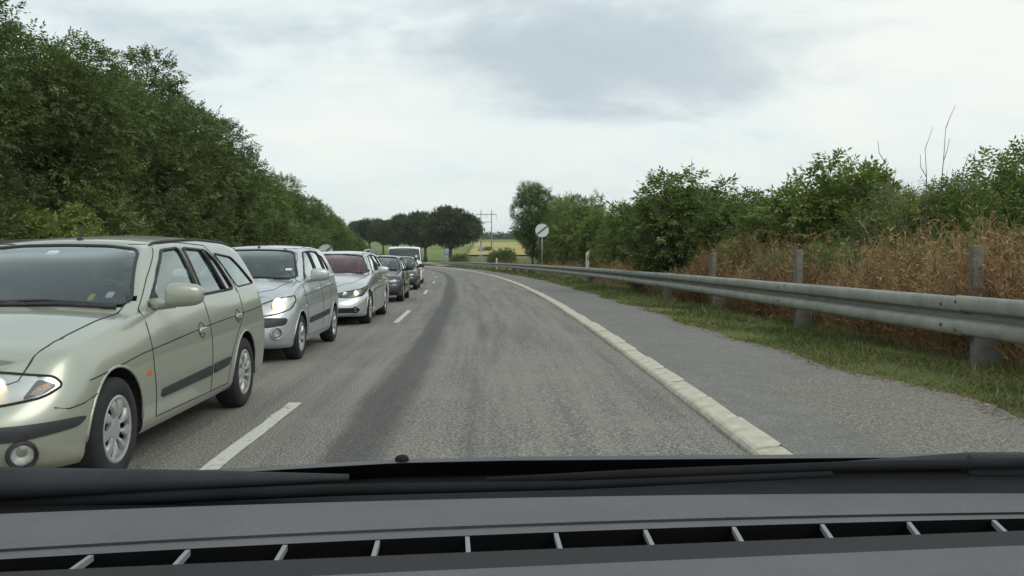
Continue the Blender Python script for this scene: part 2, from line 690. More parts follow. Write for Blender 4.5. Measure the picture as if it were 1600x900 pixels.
pavement = grid_sheet('pavement', np.array([0, 0.3, 0.6, 0.85, 1.0]), d_p, pav_x,
                      lambda X, L, D: 0.055 - 0.004 * L ** 2, mat_pavement())
props(pavement, kind='structure')

# ------------------------------------------------------------------ fields and track in the distance


def sheet_poly(name, quad_rows, mat, dz=0.04):
    """rows: (d, x_left, x_right)"""
    V, F = [], []
    n = 14
    for (d, xa, xb) in quad_rows:
        for k in range(n):
            x = xa + (xb - xa) * k / (n - 1)
            V.append((x, d, gz(x, d) + dz))
    for i in range(len(quad_rows) - 1):
        for k in range(n - 1):
            F.append((i * n + k, i * n + k + 1, (i + 1) * n + k + 1, (i + 1) * n + k))
    return props(mk(name, V, F, mat, smooth=True), kind='structure')


def mat_field(name, a, b, c_, sx=0.9, sy=0.06):
    m = bpy.data.materials.new(name)
    m.use_nodes = True
    nt = NT(m.node_tree)
    ob = nt.n('ShaderNodeTexCoord').outputs['Object']
    mp = nt.n('ShaderNodeMapping', {0: ob, 3: (sx * 0.05, sy, 1)})
    n1 = nt.noise(mp, 1.0, 6, 0.62)
    n2 = nt.noise(ob, 2.5, 5, 0.7)
    col_ = nt.ramp(n1, [(0.32, c4(*a)), (0.52, c4(*b)), (0.7, c4(*c_))])
    col_ = nt.mix(nt.mrange(n2, 0.4, 0.75, 0, 0.35), col_, c4(a[0] * 0.7, a[1] * 0.7, a[2] * 0.7))
    p = nt.n('ShaderNodeBsdfPrincipled', {'Base Color': col_, 'Roughness': 0.95, 'Specular IOR Level': 0.1})
    nt.n('ShaderNodeOutputMaterial', {0: p})
    return m


gold = mat_field('ripe_crop', (0.30, 0.255, 0.095), (0.40, 0.34, 0.135), (0.47, 0.41, 0.18))
green_f = mat_field('green_crop', (0.11, 0.16, 0.045), (0.17, 0.22, 0.07), (0.25, 0.28, 0.10))
rows = [(dd, -10.5 - (dd - 205) * 0.03 + 0.6 * math.sin(dd), 80 + dd * 0.3) for dd in np.arange(228, 425, 9.0)]
sheet_poly('crop_field', rows, gold, 0.35)
rows = [(dd, -150, -11.8 - (dd - 205) * 0.03) for dd in np.arange(196, 500, 12.0)]
sheet_poly('meadow', rows, green_f, 0.05)
rows = [(dd, -160 - dd * 0.2, 260) for dd in np.arange(428, 540, 10.0)]
sheet_poly('far_field', rows, green_f, 0.08)

track_m = bsdf('track_gravel', (0.30, 0.28, 0.235), 0.95, var=0.2, vscale=0.6)
tp = [(-10.6, 150), (-11.6, 158), (-12.8, 166), (-15.0, 176), (-18.5, 187), (-24, 196), (-36, 206), (-60, 216)]
tp = catmull(tp, 40)
V, F = [], []
for i, (x, y) in enumerate(tp):
    t = tp[min(i + 1, 39)] - tp[max(i - 1, 0)]
    t = t / np.linalg.norm(t)
    for s in (-1.6, 1.6):
        xx, yy = x + t[1] * s, y - t[0] * s
        V.append((xx, yy, gz(xx, yy) + 0.06))
F = [(2 * i, 2 * i + 1, 2 * i + 3, 2 * i + 2) for i in range(39)]
props(mk('farm_track', V, F, track_m), kind='structure')

# ================================================================== GUARDRAIL, POSTS, SIGNS, PYLON
steel = bsdf('galvanised_steel', (0.265, 0.275, 0.24), 0.68, metal=0.1, var=0.22, vscale=3.0, rvar=0.12, bump=0.12, bscale=30)
steel_dk = bsdf('weathered_steel', (0.19, 0.19, 0.175), 0.7, metal=0.3, var=0.3, vscale=6.0, bump=0.15, bscale=40)
rust = bsdf('rusty_bolt', (0.05, 0.04, 0.035), 0.8)
RAIL_OFF = 3.56


def rail_x(d):
    return float(kerb_x(d)) + RAIL_OFF


guard = empty('guardrail', (rail_x(4), 4, VERGE_Z))
props(guard, 'long grey steel guardrail with two bands running beside the pavement', 'guardrail')
gp = guard.location
prof_r = [(0.02, 0.855), (-0.02, 0.862), (-0.062, 0.852), (-0.088, 0.822), (-0.092, 0.775), (-0.088, 0.722), (-0.076, 0.702), (-0.010, 0.682), (0.045, 0.665), (0.052, 0.640),
          (0.045, 0.615), (-0.010, 0.597), (-0.070, 0.576), (-0.086, 0.552), (-0.092, 0.505), (-0.088, 0.458), (-0.062, 0.428), (-0.02, 0.418), (0.02, 0.425)]
back_r = [(x + 0.009, z) for x, z in reversed(prof_r)]
loop_r = prof_r + back_r


def rail_frame(d):
    t = math.atan(-2 * d / 1460.0)       # dX/dY
    nx, ny = math.cos(t), -math.sin(t)   # to the right of the travel direction
    return rail_x(d), d, nx, ny


d = 4.0
seg = 6.0
RAIL_END = 158.0
while d < RAIL_END:
    V, F = [], []
    ds = np.linspace(d, d + seg + 0.16, 6)
    n = len(loop_r)
    sag = random.gauss(0, 0.004)
    for dd in ds:
        x, y, nx, ny = rail_frame(dd)
        drop = -0.35 * float(sm(150, 166, dd))
        shift = -0.005 if dd > d + seg + 0.05 else 0.0
        for (o_, z) in loop_r:
            zz = z + sag + drop
            V.append((x + nx * (o_ + shift) - gp.x, y + ny * (o_ + shift) - gp.y, zz - gp.z))
    for a in range(len(ds) - 1):
        for k in range(n):
            F.append((a * n + k, a * n + (k + 1) % n, (a + 1) * n + (k + 1) % n, (a + 1) * n + k))
    b = mk('rail_beam', V, F, steel, guard, True)
    shade_auto(b, 45)
    if d < 60:
        for dz in (0.80, 0.76, 0.52, 0.48):
            x, y, nx, ny = rail_frame(d + (0.08 if dz in (0.80, 0.48) else 0.42))
            q = MB().ellipsoid((0, 0, 0), (0.012, 0.02, 0.02), 8, 5)
            q.build('bolt', rust, b, True, loc=(x - nx * 0.095 - gp.x, y - gp.y, dz - gp.z))
    d += seg

# U-section posts that carry the beam
pm = MB()
pm.box((0, 0, 0.29), (0.30, 0.008, 0.90))
pm.box((-0.146, 0.05, 0.29), (0.008, 0.092, 0.895))
pm.box((0.146, 0.05, 0.29), (0.008, 0.092, 0.895))
post_me = pm.mesh('rail_post', steel_dk)
dd = 4.05
while dd < RAIL_END:
    x, y, nx, ny = rail_frame(dd)
    o = link('rail_post', post_me, guard, loc=(x + nx * 0.235 - gp.x, y + ny * 0.235 - gp.y, -0.01 - 0.25 * float(sm(150, 166, dd))), rot=(0, 0, random.gauss(0, 0.03)))
    dd += 5.95

# weathered wooden fence posts behind the rail
wood = bsdf('weathered_grey_wood', (0.145, 0.138, 0.108), 0.9, var=0.3, vscale=12, bump=0.5, bscale=25)
for k, (u, vtop, dist, lab) in enumerate(((1528, 383, 11.0, 'thick grey wooden fence post among dead weeds, nearest the wide pavement repair'),
                                          (1247, 390, 16.9, 'grey wooden fence post behind the guardrail between two others'),
                                          (1115, 395, 23.0, 'grey wooden fence post beside the large leafy elder bush'))):
    top = px_at_d(u, vtop, dist)
    h = top.z - VERGE_Z + 0.08
    m_ = MB()
    for z0, z1, w0, w1 in ((0, h - 0.02, 0.128, 0.122), (h - 0.02, h, 0.122, 0.10)):
        m_.box((0, 0, (z0 + z1) / 2), (w0, w0, z1 - z0), taper=w1 / w0)
    o = m_.build('fence_post', wood, loc=(top.x, dist, VERGE_Z - 0.08), rot=(random.gauss(0, 0.015), random.gauss(0, 0.015), 0.2 * k))
    props(o, lab, 'fence post', 'wooden posts behind the guardrail')

# ------------------------------------------------------------------ traffic signs
sign_white = bsdf('sign_face_white', (0.62, 0.64, 0.63), 0.45, var=0.05, vscale=3)
sign_dark = bsdf('sign_bar_grey', (0.13, 0.14, 0.15), 0.5)
sign_back = bsdf('sign_back_grey', (0.28, 0.31, 0.33), 0.6, metal=0.3, var=0.12, vscale=2)
pole_m = bsdf('sign_pole', (0.36, 0.37, 0.37), 0.5, metal=0.5)


def end_sign(u, v, dist, dia, label):
    c = px_at_d(u, v, dist)
    g = gz(c.x, dist)
    root = empty('road_sign', (c.x, dist, g))
    props(root, label, 'road sign', 'round signs with a diagonal bar')
    hz = c.z - g
    MB().tube([(0, 0.05, -0.1), (0, 0.05, hz + dia * 0.35)], 0.032, 10).build('pole', pole_m, root, True)
    pl = MB().lathe([(-0.004, 0.0), (-0.004, dia / 2 - 0.012), (-0.012, dia / 2 - 0.006), (-0.012, dia / 2), (0.012, dia / 2), (0.012, 0.0)], 40, 'Y', (0, 0, hz)).build('sign_plate', [sign_white], root)
    # diagonal bar, lower left to upper right
    m_ = MB()
    m_.box((0, -0.0075, hz), (dia * 0.96, 0.003, dia * 0.145), rot=Matrix.Rotation(R(-38), 3, 'Y'))
    m_.build('diagonal_bar', sign_dark, root)
    for z in (hz - dia * 0.25, hz + dia * 0.25):
        MB().box((0, 0.04, z), (0.12, 0.055, 0.03)).build('bracket', pole_m, root)


end_sign(847, 360, 68.0, 1.02, 'round white sign with grey diagonal bar on a tall pole behind the guardrail')
end_sign(509, 393, 46.0, 0.74, 'round white sign with grey diagonal bar, low behind the queue of cars')


def marker_post(u, v, dist, label, hgt=None):
    top = px_at_d(u, v, dist)
    g = gz(top.x, dist)
    h = top.z - g
    white = bsdf('marker_white', (0.68, 0.68, 0.65), 0.5, var=0.06, vscale=10)
    orange = bsdf('marker_orange', (0.62, 0.26, 0.03), 0.35)
    root = empty('marker_post', (top.x, dist, g), 0.1)
    props(root, label, 'marker post', 'white edge marker posts')
    V = [(-0.085, -0.04, -0.1), (0.085, -0.04, -0.1), (0.085, 0.04, -0.1), (-0.085, 0.04, -0.1),
         (-0.085, -0.04, h - 0.10), (0.085, -0.04, h), (0.085, 0.04, h), (-0.085, 0.04, h - 0.10)]
    F = [(3, 2, 1, 0), (4, 5, 6, 7), (0, 1, 5, 4), (1, 2, 6, 5), (2, 3, 7, 6), (3, 0, 4, 7)]
    bevel(mk('post_body', V, F, white, root), 0.015, 2)
    bevel(MB().box((0.0, -0.044, h - 0.34), (0.105, 0.012, 0.26)).build('reflector', orange, root), 0.004, 1)


marker_post(918, 392, 46.0, 'white marker post with orange reflector near the dry brown weeds')
marker_post(776, 403, 104.0, 'white marker post with orange reflector behind the distant rail end')


def back_sign(u, v_top, v_bot, dist, label, kind):
    top = px_at_d(u, v_top, dist)
    g = gz(top.x, dist)
    h = top.z - g
    root = empty('road_sign', (top.x, dist, g))
    props(root, label, 'road sign', 'grey backs of road signs')
    MB().tube([(0, -0.04, -0.2), (0, -0.04, h - 0.05)], 0.04, 8).build('pole', pole_m, root, True)

    def tri(zc, s):
        m_ = MB()
        P = [(-s / 2, -0.29 * s), (s / 2, -0.29 * s), (0, 0.58 * s)]
        pts = []
        for i_ in range(3):          # rounded corners
            a, b_, c_ = P[i_ - 1], P[i_], P[(i_ + 1) % 3]
            for f in (0.12, 0.05):
                pts.append((b_[0] + (a[0] - b_[0]) * f * (0.5 if f < .1 else 1), b_[1] + (a[1] - b_[1]) * f * (0.5 if f < .1 else 1)))
            for f in (0.025, 0.12):
                pts.append((b_[0] + (c_[0] - b_[0]) * f, b_[1] + (c_[1] - b_[1]) * f))
        n_ = len(pts)
        V = [(x, -0.012, zc + z) for x, z in pts] + [(x, 0.012, zc + z) for x, z in pts]
        F = [tuple(range(n_)), tuple(reversed(range(n_, 2 * n_)))] + [(i_, i_ + n_, (i_ + 1) % n_ + n_, (i_ + 1) % n_) for i_ in range(n_)]
        mk('sign_plate', V, F, sign_back, root)
    if kind == 'triangle':
        tri(h - 0.75, 1.25)
    elif kind == 'double':
        tri(h - 0.70, 1.2)
        tri(h - 2.05, 1.2)
    elif kind == 'boards':
        bevel(MB().box((0.05, 0.01, h - 0.65), (0.85, 0.03, 1.15)).build('sign_plate', sign_back, root), 0.01, 1)
        bevel(MB().box((-0.05, 0.01, h - 1.65), (0.60, 0.03, 0.55)).build('sign_plate', sign_back, root), 0.01, 1)


back_sign(583, 382, 405, 100.0, 'grey triangular sign back beside the trunks of the far avenue', 'triangle')
back_sign(697, 388, 412, 158.0, 'grey rectangular sign backs at the end of the guardrail', 'boards')
back_sign(751, 383, 405, 150.0, 'two stacked grey triangular sign backs in front of the power pylon', 'double')

# ------------------------------------------------------------------ power pylon
pyl_d = 300.0
c0 = px_at_d(751.5, 328, pyl_d)
c1 = px_at_d(768, 328, pyl_d)
gx = (c0.x + c1.x) / 2
g = gz(gx, pyl_d)
pylon = empty('power_pylon', (gx, pyl_d, g))
props(pylon, 'grey power pylon of two poles and a crossarm in the crop field', 'pylon')
sp = (c1.x - c0.x) / 2
H = c0.z - g
pyl_m = bsdf('pylon_grey', (0.27, 0.29, 0.30), 0.7, metal=0.2)
for s in (-1, 1):
    MB().tube([(s * sp * 1.02, 0, -0.3), (s * sp, 0, H)], [0.22, 0.14], 8).build('pole', pyl_m, pylon, True)
arm_z = px_at_d(760, 335, pyl_d).z - g
MB().box((0, 0, arm_z), (2 * sp + 3.3, 0.22, 0.24)).build('crossarm', pyl_m, pylon)
MB().box((0, 0, px_at_d(760, 347, pyl_d).z - g), (2 * sp, 0.18, 0.18)).build('brace', pyl_m, pylon)
for x in (-sp - 1.6, 0, sp + 1.6):
    m_ = MB()
    m_.tube([(x, 0, arm_z - 0.1), (x, 0, arm_z - 1.15)], 0.09, 6)
    for z in np.linspace(arm_z - 0.3, arm_z - 1.1, 6):
        m_.lathe([(z - 0.04, 0.05), (z, 0.15), (z + 0.02, 0.05)], 8, 'Z', (x, 0, 0))
    m_.build('insulator', pyl_m, pylon)

# ================================================================== CARS
# car frame: X lateral, Y from the nose (0) to the tail (L), Z up; the nose points to -Y
rubber = bsdf('tyre_rubber', (0.018, 0.018, 0.019), 0.85, var=0.25, vscale=9, bump=0.2, bscale=50)
blackp = bsdf('black_plastic', (0.028, 0.029, 0.031), 0.6, var=0.25, vscale=10, rvar=0.1)
trim_m = bsdf('window_rubber', (0.022, 0.023, 0.025), 0.5)
gap_m = bsdf('panel_gap_or_crease', (0.02, 0.021, 0.02), 0.8)
under_m = bsdf('underbody', (0.012, 0.012, 0.012), 0.9)
chrome = bsdf('reflector_silver', (0.86, 0.86, 0.83), 0.28, metal=0.75)
seat_m = bsdf('seat_fabric', (0.055, 0.058, 0.065), 0.9, var=0.2, vscale=20)
lining_m = bsdf('interior_lining', (0.17, 0.175, 0.178), 0.85, var=0.15, vscale=4)
glass = glass_mat('car_glass', (0.66, 0.75, 0.71), 1.5, 2.3, (0.90, 0.98, 0.94))
wglass = glass_mat('windscreen_glass', (0.74, 0.82, 0.81), 1.5, 2.3, (0.92, 0.99, 0.97))
pinkglass = glass_mat('pink_coated_glass', (0.97, 0.76, 0.79), 1.5, 2.0, (1.0, 0.72, 0.76))
lens_m = glass_mat('lamp_lens', (0.93, 0.94, 0.93), 1.45, 1.2)
lamp_on = bsdf('lit_bulb', (1, 0.9, 0.7), 0.4, emit=(1.0, 0.66, 0.26), estr=1.5)
amber = bsdf('amber_lens', (0.55, 0.13, 0.03), 0.25)
red_l = bsdf('red_lens', (0.35, 0.02, 0.02), 0.25)


def paint_mat(name, c, metal=0.55, rough=0.34, dirt=0.12):
    m = bpy.data.materials.new(name)
    m.use_nodes = True
    nt = NT(m.node_tree)
    ob = nt.n('ShaderNodeTexCoord').outputs['Object']
    sep = nt.n('ShaderNodeSeparateXYZ', {0: ob})
    n1 = nt.noise(ob, 3.0, 5, 0.6)
    n2 = nt.noise(ob, 420.0, 2, 0.5)
    col_ = nt.mix(nt.mrange(n2, 0.3, 0.7, 0.0, 0.16), c4(*c), c4(*(x * 0.6 for x in c)))
    # road film: dust thrown up over the sills and bumper
    low = nt.math('MULTIPLY', nt.mrange(nt.math('ADD', sep.outputs[2], nt.math('MULTIPLY', n1, 0.25)), 0.62, 0.30), dirt * 2.6)
    film = nt.math('ADD', low, nt.mrange(n1, 0.45, 0.75, 0.0, dirt))
    col_ = nt.mix(film, col_, c4(0.11, 0.105, 0.085))
    p = nt.n('ShaderNodeBsdfPrincipled', {'Base Color': col_, 'Metallic': metal, 'Roughness': nt.math('ADD', rough, nt.math('MULTIPLY', film, 0.3)),
                                          'Coat Weight': nt.math('SUBTRACT', 0.85, film), 'Coat Roughness': 0.06})
    nt.n('ShaderNodeOutputMaterial', {0: p})
    return m


def dens(poly, step, closed=True):
    out = []
    n = len(poly)
    for i in range(n if closed else n - 1):
        a, b = np.array(poly[i], float), np.array(poly[(i + 1) % n], float)
        k = max(1, int(np.linalg.norm(b - a) / step))
        for j in range(k):
            out.append(a + (b - a) * j / k)
    if not closed:
        out.append(np.array(poly[-1], float))
    return out


def rounded(poly, r=0.05, n=4):
    out = []
    poly = [q for i, q in enumerate(poly) if np.hypot(q[0] - poly[i - 1][0], q[1] - poly[i - 1][1]) > 1e-4]
    m = len(poly)
    for i in range(m):
        p, a, b = (np.array(poly[k], float) for k in (i, i - 1, (i + 1) % m))
        la, lb = np.linalg.norm(a - p), np.linalg.norm(b - p)
        rr = min(r, la * 0.45, lb * 0.45)
        s, e = p + (a - p) / la * rr, p + (b - p) / lb * rr
        for k in range(n + 1):
            t = k / n
            out.append((1 - t) ** 2 * s + 2 * t * (1 - t) * p + t * t * e)
    return [tuple(q) for q in out]


def inside(P, poly):
    """P: (n,2) array"""
    x, y = P[:, 0], P[:, 1]
    r = np.zeros(len(P), bool)
    m = len(poly)
    j = m - 1
    for i in range(m):
        xi, yi = poly[i]
        xj, yj = poly[j]
        c = ((yi > y) != (yj > y)) & (x < (xj - xi) * (y - yi) / ((yj - yi) or 1e-12) + xi)
        r ^= c
        j = i
    return r


def outline(W, L, a, na, b, nb, barrel, step):
    """half plan outline, nose centre to tail centre: list of (x, y)"""
    pts = []
    for th in np.linspace(0, math.pi / 2, 34):
        pts.append((W * math.sin(th) ** (2 / na), a * (1 - math.cos(th) ** (2 / na))))
    n = max(4, int((L - a - b) / step))
    for y in np.linspace(a, L - b, n + 2)[1:-1]:
        pts.append((W, y))
    for th in np.linspace(math.pi / 2, 0, 26):
        pts.append((W * math.sin(th) ** (2 / nb), L - b * (1 - math.cos(th) ** (2 / nb))))
    P = np.array(pts)
    P[:, 0] *= 1 - barrel * np.abs(2 * P[:, 1] / L - 1) ** 2.5
    return P


def plan_normals(P):
    t = np.gradient(P, axis=0)
    t[0] = (1, 0)
    t[-1] = (-1, 0)
    n = np.stack([t[:, 1], -t[:, 0]], -1)
    return n / np.maximum(np.linalg.norm(n, axis=1, keepdims=True), 1e-9)


class Car:
    pass


def project(bvh, phi, a, z, off=0.0):
    """cast onto the body along a horizontal ray; phi 0 = from the front, 90 = from the car's +X side"""
    c, s = math.cos(R(phi)), math.sin(R(phi))
    d = Vector((-s, c, 0))
    e = Vector((c, s, 0))
    h, n, i, dist = bvh.ray_cast(e * a - d * 6.0 + Vector((0, 0, z)), d)
    if h is None:
        q = bvh.find_nearest(e * a + Vector((0, 0, z)) - d * 0.4)
        h = q[0]
    return h - d * off


def project_top(bvh, x, y, off=0.0):
    h, n, i, dist = bvh.ray_cast(Vector((x, y, 4)), Vector((0, 0, -1)))
    if h is None:
        h = bvh.find_nearest(Vector((x, y, 1)))[0]
    return h + Vector((0, 0, off))


def patch_data(car, poly, phi, off, res=0.035, bulge=0.0, thick=0.012):
    bd = dens(poly, res)
    B = np.array(bd)
    nb = len(bd)
    lo, hi = B.min(0), B.max(0)
    gx_, gy_ = np.meshgrid(np.arange(lo[0] + res / 2, hi[0], res), np.arange(lo[1] + res / 2, hi[1], res))
    G = np.stack([gx_.ravel(), gy_.ravel()], -1)
    if len(G):
        G = G[inside(G, [tuple(p) for p in bd])]
    if len(G):
        dist = np.min(np.linalg.norm(G[:, None, :] - B[None, :, :], axis=2), axis=1)
        G = G[dist > res * 0.45]
    pts = [Vector(p) for p in bd] + [Vector(p) for p in G]
    r = geometry.delaunay_2d_cdt(pts, [(i, (i + 1) % nb) for i in range(nb)], [], 1, 1e-6)
    vs, fs = r[0], r[2]
    V = []
    for v in vs:
        q = np.array((v[0], v[1]))
        dm = float(np.min(np.linalg.norm(B - q, axis=1)))
        o_ = off + bulge * (1 - math.exp(-dm / max(res, 0.03)))
        V.append(project(car.bvh, phi, v[0], v[1], o_))
    F = [tuple(f) for f in fs]
    # back rim so that the patch has an edge
    if thick > 0:
        idx = {}
        ed = {}
        for f in F:
            for i in range(len(f)):
                e = (f[i], f[(i + 1) % len(f)])
                ed[e] = 1
        c, s = math.cos(R(phi)), math.sin(R(phi))
        d = Vector((-s, c, 0))
        for (a, b) in list(ed):
            if (b, a) not in ed:
                for q in (a, b):
                    if q not in idx:
                        idx[q] = len(V)
                        V.append(V[q] + d * thick)
                F.append((b, a, idx[a], idx[b]))
    return V, F


def mirror_vf(V, F):
    return [(-v[0], v[1], v[2]) for v in V], [tuple(reversed(f)) for f in F]


def patch(car, name, poly, phi, off, mat, parent, res=0.035, bulge=0.0, thick=0.012, both=False, mirror=False, smooth=True):
    V, F = patch_data(car, poly, phi, off, res, bulge, thick)
    outs = []
    if not mirror:
        outs.append(mk(name, V, F, mat, parent, smooth))
    if both or mirror:
        V2, F2 = mirror_vf(V, F)
        outs.append(mk(name, V2, F2, mat, parent, smooth))
    for o in outs:
        shade_auto(o, 50)
    return outs


def strip(car, poly, phi, r, off=0.0, closed=False, step=0.05, n=5, mirror=False, top=False):
    pts = [project_top(car.bvh, p[0], p[1], off) if top else project(car.bvh, phi, p[0], p[1], off) for p in dens(poly, step, closed)]
    m = MB().tube(pts, r, n, closed)
    if mirror:
        m.V, m.F = mirror_vf(m.V, m.F)
    return m


def lathe_wheel(root, side, y, r, rimr, width, xo, style, cap_m, inner_m):
    """one wheel; axis along X, outer face towards side"""
    w = empty('wheel', (side * xo, y, r))
    w.parent = root
    w.rotation_euler = (R(RNG.uniform(0, 360)), 0, 0)
    s = side
    h = width
    prof = [(-s * h, rimr - 0.01), (-s * (h + .0), rimr + 0.01), (-s * h, r - 0.03), (-s * (h - 0.025), r - 0.006), (-s * h * .5, r), (-s * 0.02, r),
            (s * -0.004, r - 0.008), (s * 0.010, r - 0.03), (s * 0.014, rimr + 0.03), (s * 0.008, rimr + 0.004), (s * -0.004, rimr - 0.008)]
    shade_auto(MB().lathe(prof, 48, 'X').build('tyre', rubber, w, True), 60)
    m = MB()
    m.lathe([(-s * 0.07, rimr), (-s * 0.075, rimr * 0.5), (-s * 0.075, 0.001)], 32, 'X')
    m.build('rim_barrel', inner_m, w, True)
    # outer ring
    m = MB()
    m.lathe([(-s * 0.03, rimr - 0.004), (s * 0.004, rimr - 0.002), (s * 0.008, rimr - 0.012), (s * 0.002, rimr - 0.028), (-s * 0.03, rimr - 0.030)], 48, 'X')
    n, fill, twist, dish = style
    for k in range(n):
        th0 = 2 * math.pi * k / n
        V, F = [], []
        rows = 7
        for i in range(rows):
            t = i / (rows - 1)
            rad = 0.055 + (rimr - 0.018 - 0.055) * t
            wd = fill * math.pi / n * (0.55 + 0.45 * t) if fill > 0.6 else fill * math.pi / n * (1.25 - 0.35 * t)
            wd *= 1.0 if rad > 0.09 else 1.0
            cx = s * (-0.004 - dish * (1 - t) ** 1.5 + 0.016 * math.sin(math.pi * t))
            for q, (fo, dx) in enumerate(((-1, -0.018), (-0.75, 0.0), (0, 0.004), (0.75, 0.0), (1, -0.018))):
                th = th0 + twist * t + fo * wd * min(1.0, (0.10 + rad) / rad * 0.62)
                V.append((cx + s * dx, rad * math.cos(th), rad * math.sin(th)))
        for i in range(rows - 1):
            for q in range(4):
                F.append((i * 5 + q, i * 5 + q + 1, (i + 1) * 5 + q + 1, (i + 1) * 5 + q))
        m.add(V, F)
    m.lathe([(s * (-0.02 - dish), 0.075), (s * (-dish + 0.002), 0.070), (s * (0.008 - dish), 0.05), (s * (0.010 - dish), 0.001)], 24, 'X')
    shade_auto(m.build('wheel_cover', cap_m, w, True), 35)
    return w


def build_car(sp):
    car = Car()
    W, L = sp['W'], sp['L']
    step = sp.get('step', 0.03)
    nt_ = sp.get('rows', 34)
    root = empty(sp['name'], sp['loc'], sp['rz'])
    props(root, sp['label'], sp['cat'], sp.get('group'))
    pm = sp['paint']
    # ---------- lower shell
    P = outline(W, L, *sp['plan'], step)
    N = plan_normals(P)
    wf = np.clip(-N[:, 1], 0, 1) ** 1.6
    wr = np.clip(N[:, 1], 0, 1) ** 1.6
    ws = 1 - wf - wr
    ft, st, rt = catmull(sp['front'], nt_), catmull(sp['side'], nt_), catmull(sp['rear'], nt_)
    fr = ft[None, :, 0] * wf[:, None] + st[None, :, 0] * ws[:, None] + rt[None, :, 0] * wr[:, None]
    ins = ft[None, :, 1] * wf[:, None] + st[None, :, 1] * ws[:, None] + rt[None, :, 1] * wr[:, None]
    yz = np.array(sp['top'])
    top = np.interp(P[:, 1], yz[:, 0], yz[:, 1])
    # smooth the top line
    k = np.ones(5) / 5
    top = np.convolve(np.pad(top, 2, mode='edge'), k, mode='valid')
    zb = np.interp(P[:, 1], [0, L * 0.12, L * 0.3, L * 0.9, L], sp.get('bottom', [0.2, 0.2, 0.2, 0.2, 0.25]))
    A = np.zeros((len(P), nt_, 3))
    A[:, :, 0] = np.maximum(P[:, None, 0] - N[:, None, 0] * ins, 0)
    A[:, :, 1] = P[:, None, 1] - N[:, None, 1] * ins
    A[:, :, 2] = zb[:, None] + fr * (top - zb)[:, None]
    A[0, :, 0] = 0
    A[-1, :, 0] = 0
    V, F = [], []

    def add_grid(G, flip=False):
        b = len(V)
        n0, n1 = G.shape[:2]
        V.extend(map(tuple, G.reshape(-1, 3)))
        for i in range(n0 - 1):
            for j in range(n1 - 1):
                q = (b + i * n1 + j, b + (i + 1) * n1 + j, b + (i + 1) * n1 + j + 1, b + i * n1 + j + 1)
                F.append(tuple(reversed(q)) if flip else q)

    M = np.array((-1, 1, 1.0))
    add_grid(A)
    add_grid(A * M, True)
    # ---------- bonnet deck (and anything under the greenhouse)
    ic = int(np.searchsorted(P[:, 1], sp['deck_end']))
    nv = 25
    vv = np.linspace(-1, 1, nv)
    E = A[:ic, -1, :]
    G = np.zeros((ic, nv, 3))
    crown = np.interp(E[:, 1], [0, 0.35, 1.0, 1.6], sp.get('crown', [0.0, 0.03, 0.05, 0.05]))
    G[:, :, 0] = E[:, None, 0] * vv[None, :]
    G[:, :, 1] = E[:, None, 1]
    G[:, :, 2] = E[:, None, 2] + crown[:, None] * (1 - np.abs(vv[None, :]) ** 2.4)
    add_grid(G, True)
    # ---------- rear deck for notchbacks
    if 'deck_start' in sp:
        i0 = int(np.searchsorted(P[:, 1], sp['deck_start']))
        E = A[i0:, -1, :]
        G = np.zeros((len(E), nv, 3))
        G[:, :, 0] = E[:, None, 0] * vv[None, :]
        G[:, :, 1] = E[:, None, 1]
        G[:, :, 2] = E[:, None, 2] + 0.03 * (1 - np.abs(vv[None, :]) ** 2.4)
        add_grid(G, True)
    # ---------- greenhouse
    gh = sp['gh']
    B0 = outline(gh['wb'], gh['yb1'] - gh['yb0'], gh['ab'], gh['n'], gh['rb'], 3.2, gh.get('barrel', 0.03), step)
    B1 = outline(gh['wr'], gh['yr1'] - gh['yr0'], gh['ar'], gh['n'], gh['rr'], 3.2, gh.get('barrel', 0.03), step)
    m_ = max(len(B0), len(B1))
    # same station count: rebuild the straight run of the shorter one
    def resamp(Bq, n):
        nose, tail = Bq[:34], Bq[-26:]
        mid_n = n - 60
        ys = np.linspace(nose[-1, 1], tail[0, 1], mid_n + 2)[1:-1]
        xs = np.interp(ys, Bq[33:-25, 1], Bq[33:-25, 0])
        return np.concatenate([nose, np.stack([xs, ys], -1), tail])
    B0, B1 = resamp(B0, m_), resamp(B1, m_)
    B0[:, 1] += gh['yb0']
    B1[:, 1] += gh['yr0']
    zb0 = np.interp(B0[:, 1], [q[0] for q in gh['zb']], [q[1] for q in gh['zb']])
    zr = np.interp(B1[:, 1], [q[0] for q in gh['zr']], [q[1] for q in gh['zr']])
    zr = np.convolve(np.pad(zr, 6, mode='edge'), np.ones(13) / 13, mode='valid')
    HG = catmull(gh.get('prof', [(0, 0), (0.2, 0.26), (0.42, 0.52), (0.66, 0.77), (0.84, 0.90), (0.98, 0.962), (1.14, 0.992), (1.36, 1.0)]), sp.get('grows', 26))
    Gq = np.zeros((m_, len(HG), 3))
    dv = B1 - B0
    ln = np.linalg.norm(dv, axis=1)
    # limit the rounding over-run where the lean is long (windscreen)
    over = np.minimum(1.0, 0.28 / np.maximum(ln, 1e-3))
    h = HG[None, :, 0].repeat(m_, 0)
    h = np.where(h > 1, 1 + (h - 1) * over[:, None] * 1.0, h)
    Gq[:, :, 0] = B0[:, None, 0] + dv[:, None, 0] * h
    Gq[:, :, 1] = B0[:, None, 1] + dv[:, None, 1] * h
    Gq[:, :, 2] = zb0[:, None] + (zr - zb0)[:, None] * HG[None, :, 1]
    Gq[0, :, 0] = 0
    Gq[-1, :, 0] = 0
    Gq[:, :, 0] = np.maximum(Gq[:, :, 0], 0)
    add_grid(Gq)
    add_grid(Gq * M, True)
    E = Gq[:, -1, :]
    G = np.zeros((m_, nv, 3))
    G[:, :, 0] = E[:, None, 0] * vv[None, :]
    G[:, :, 1] = E[:, None, 1]
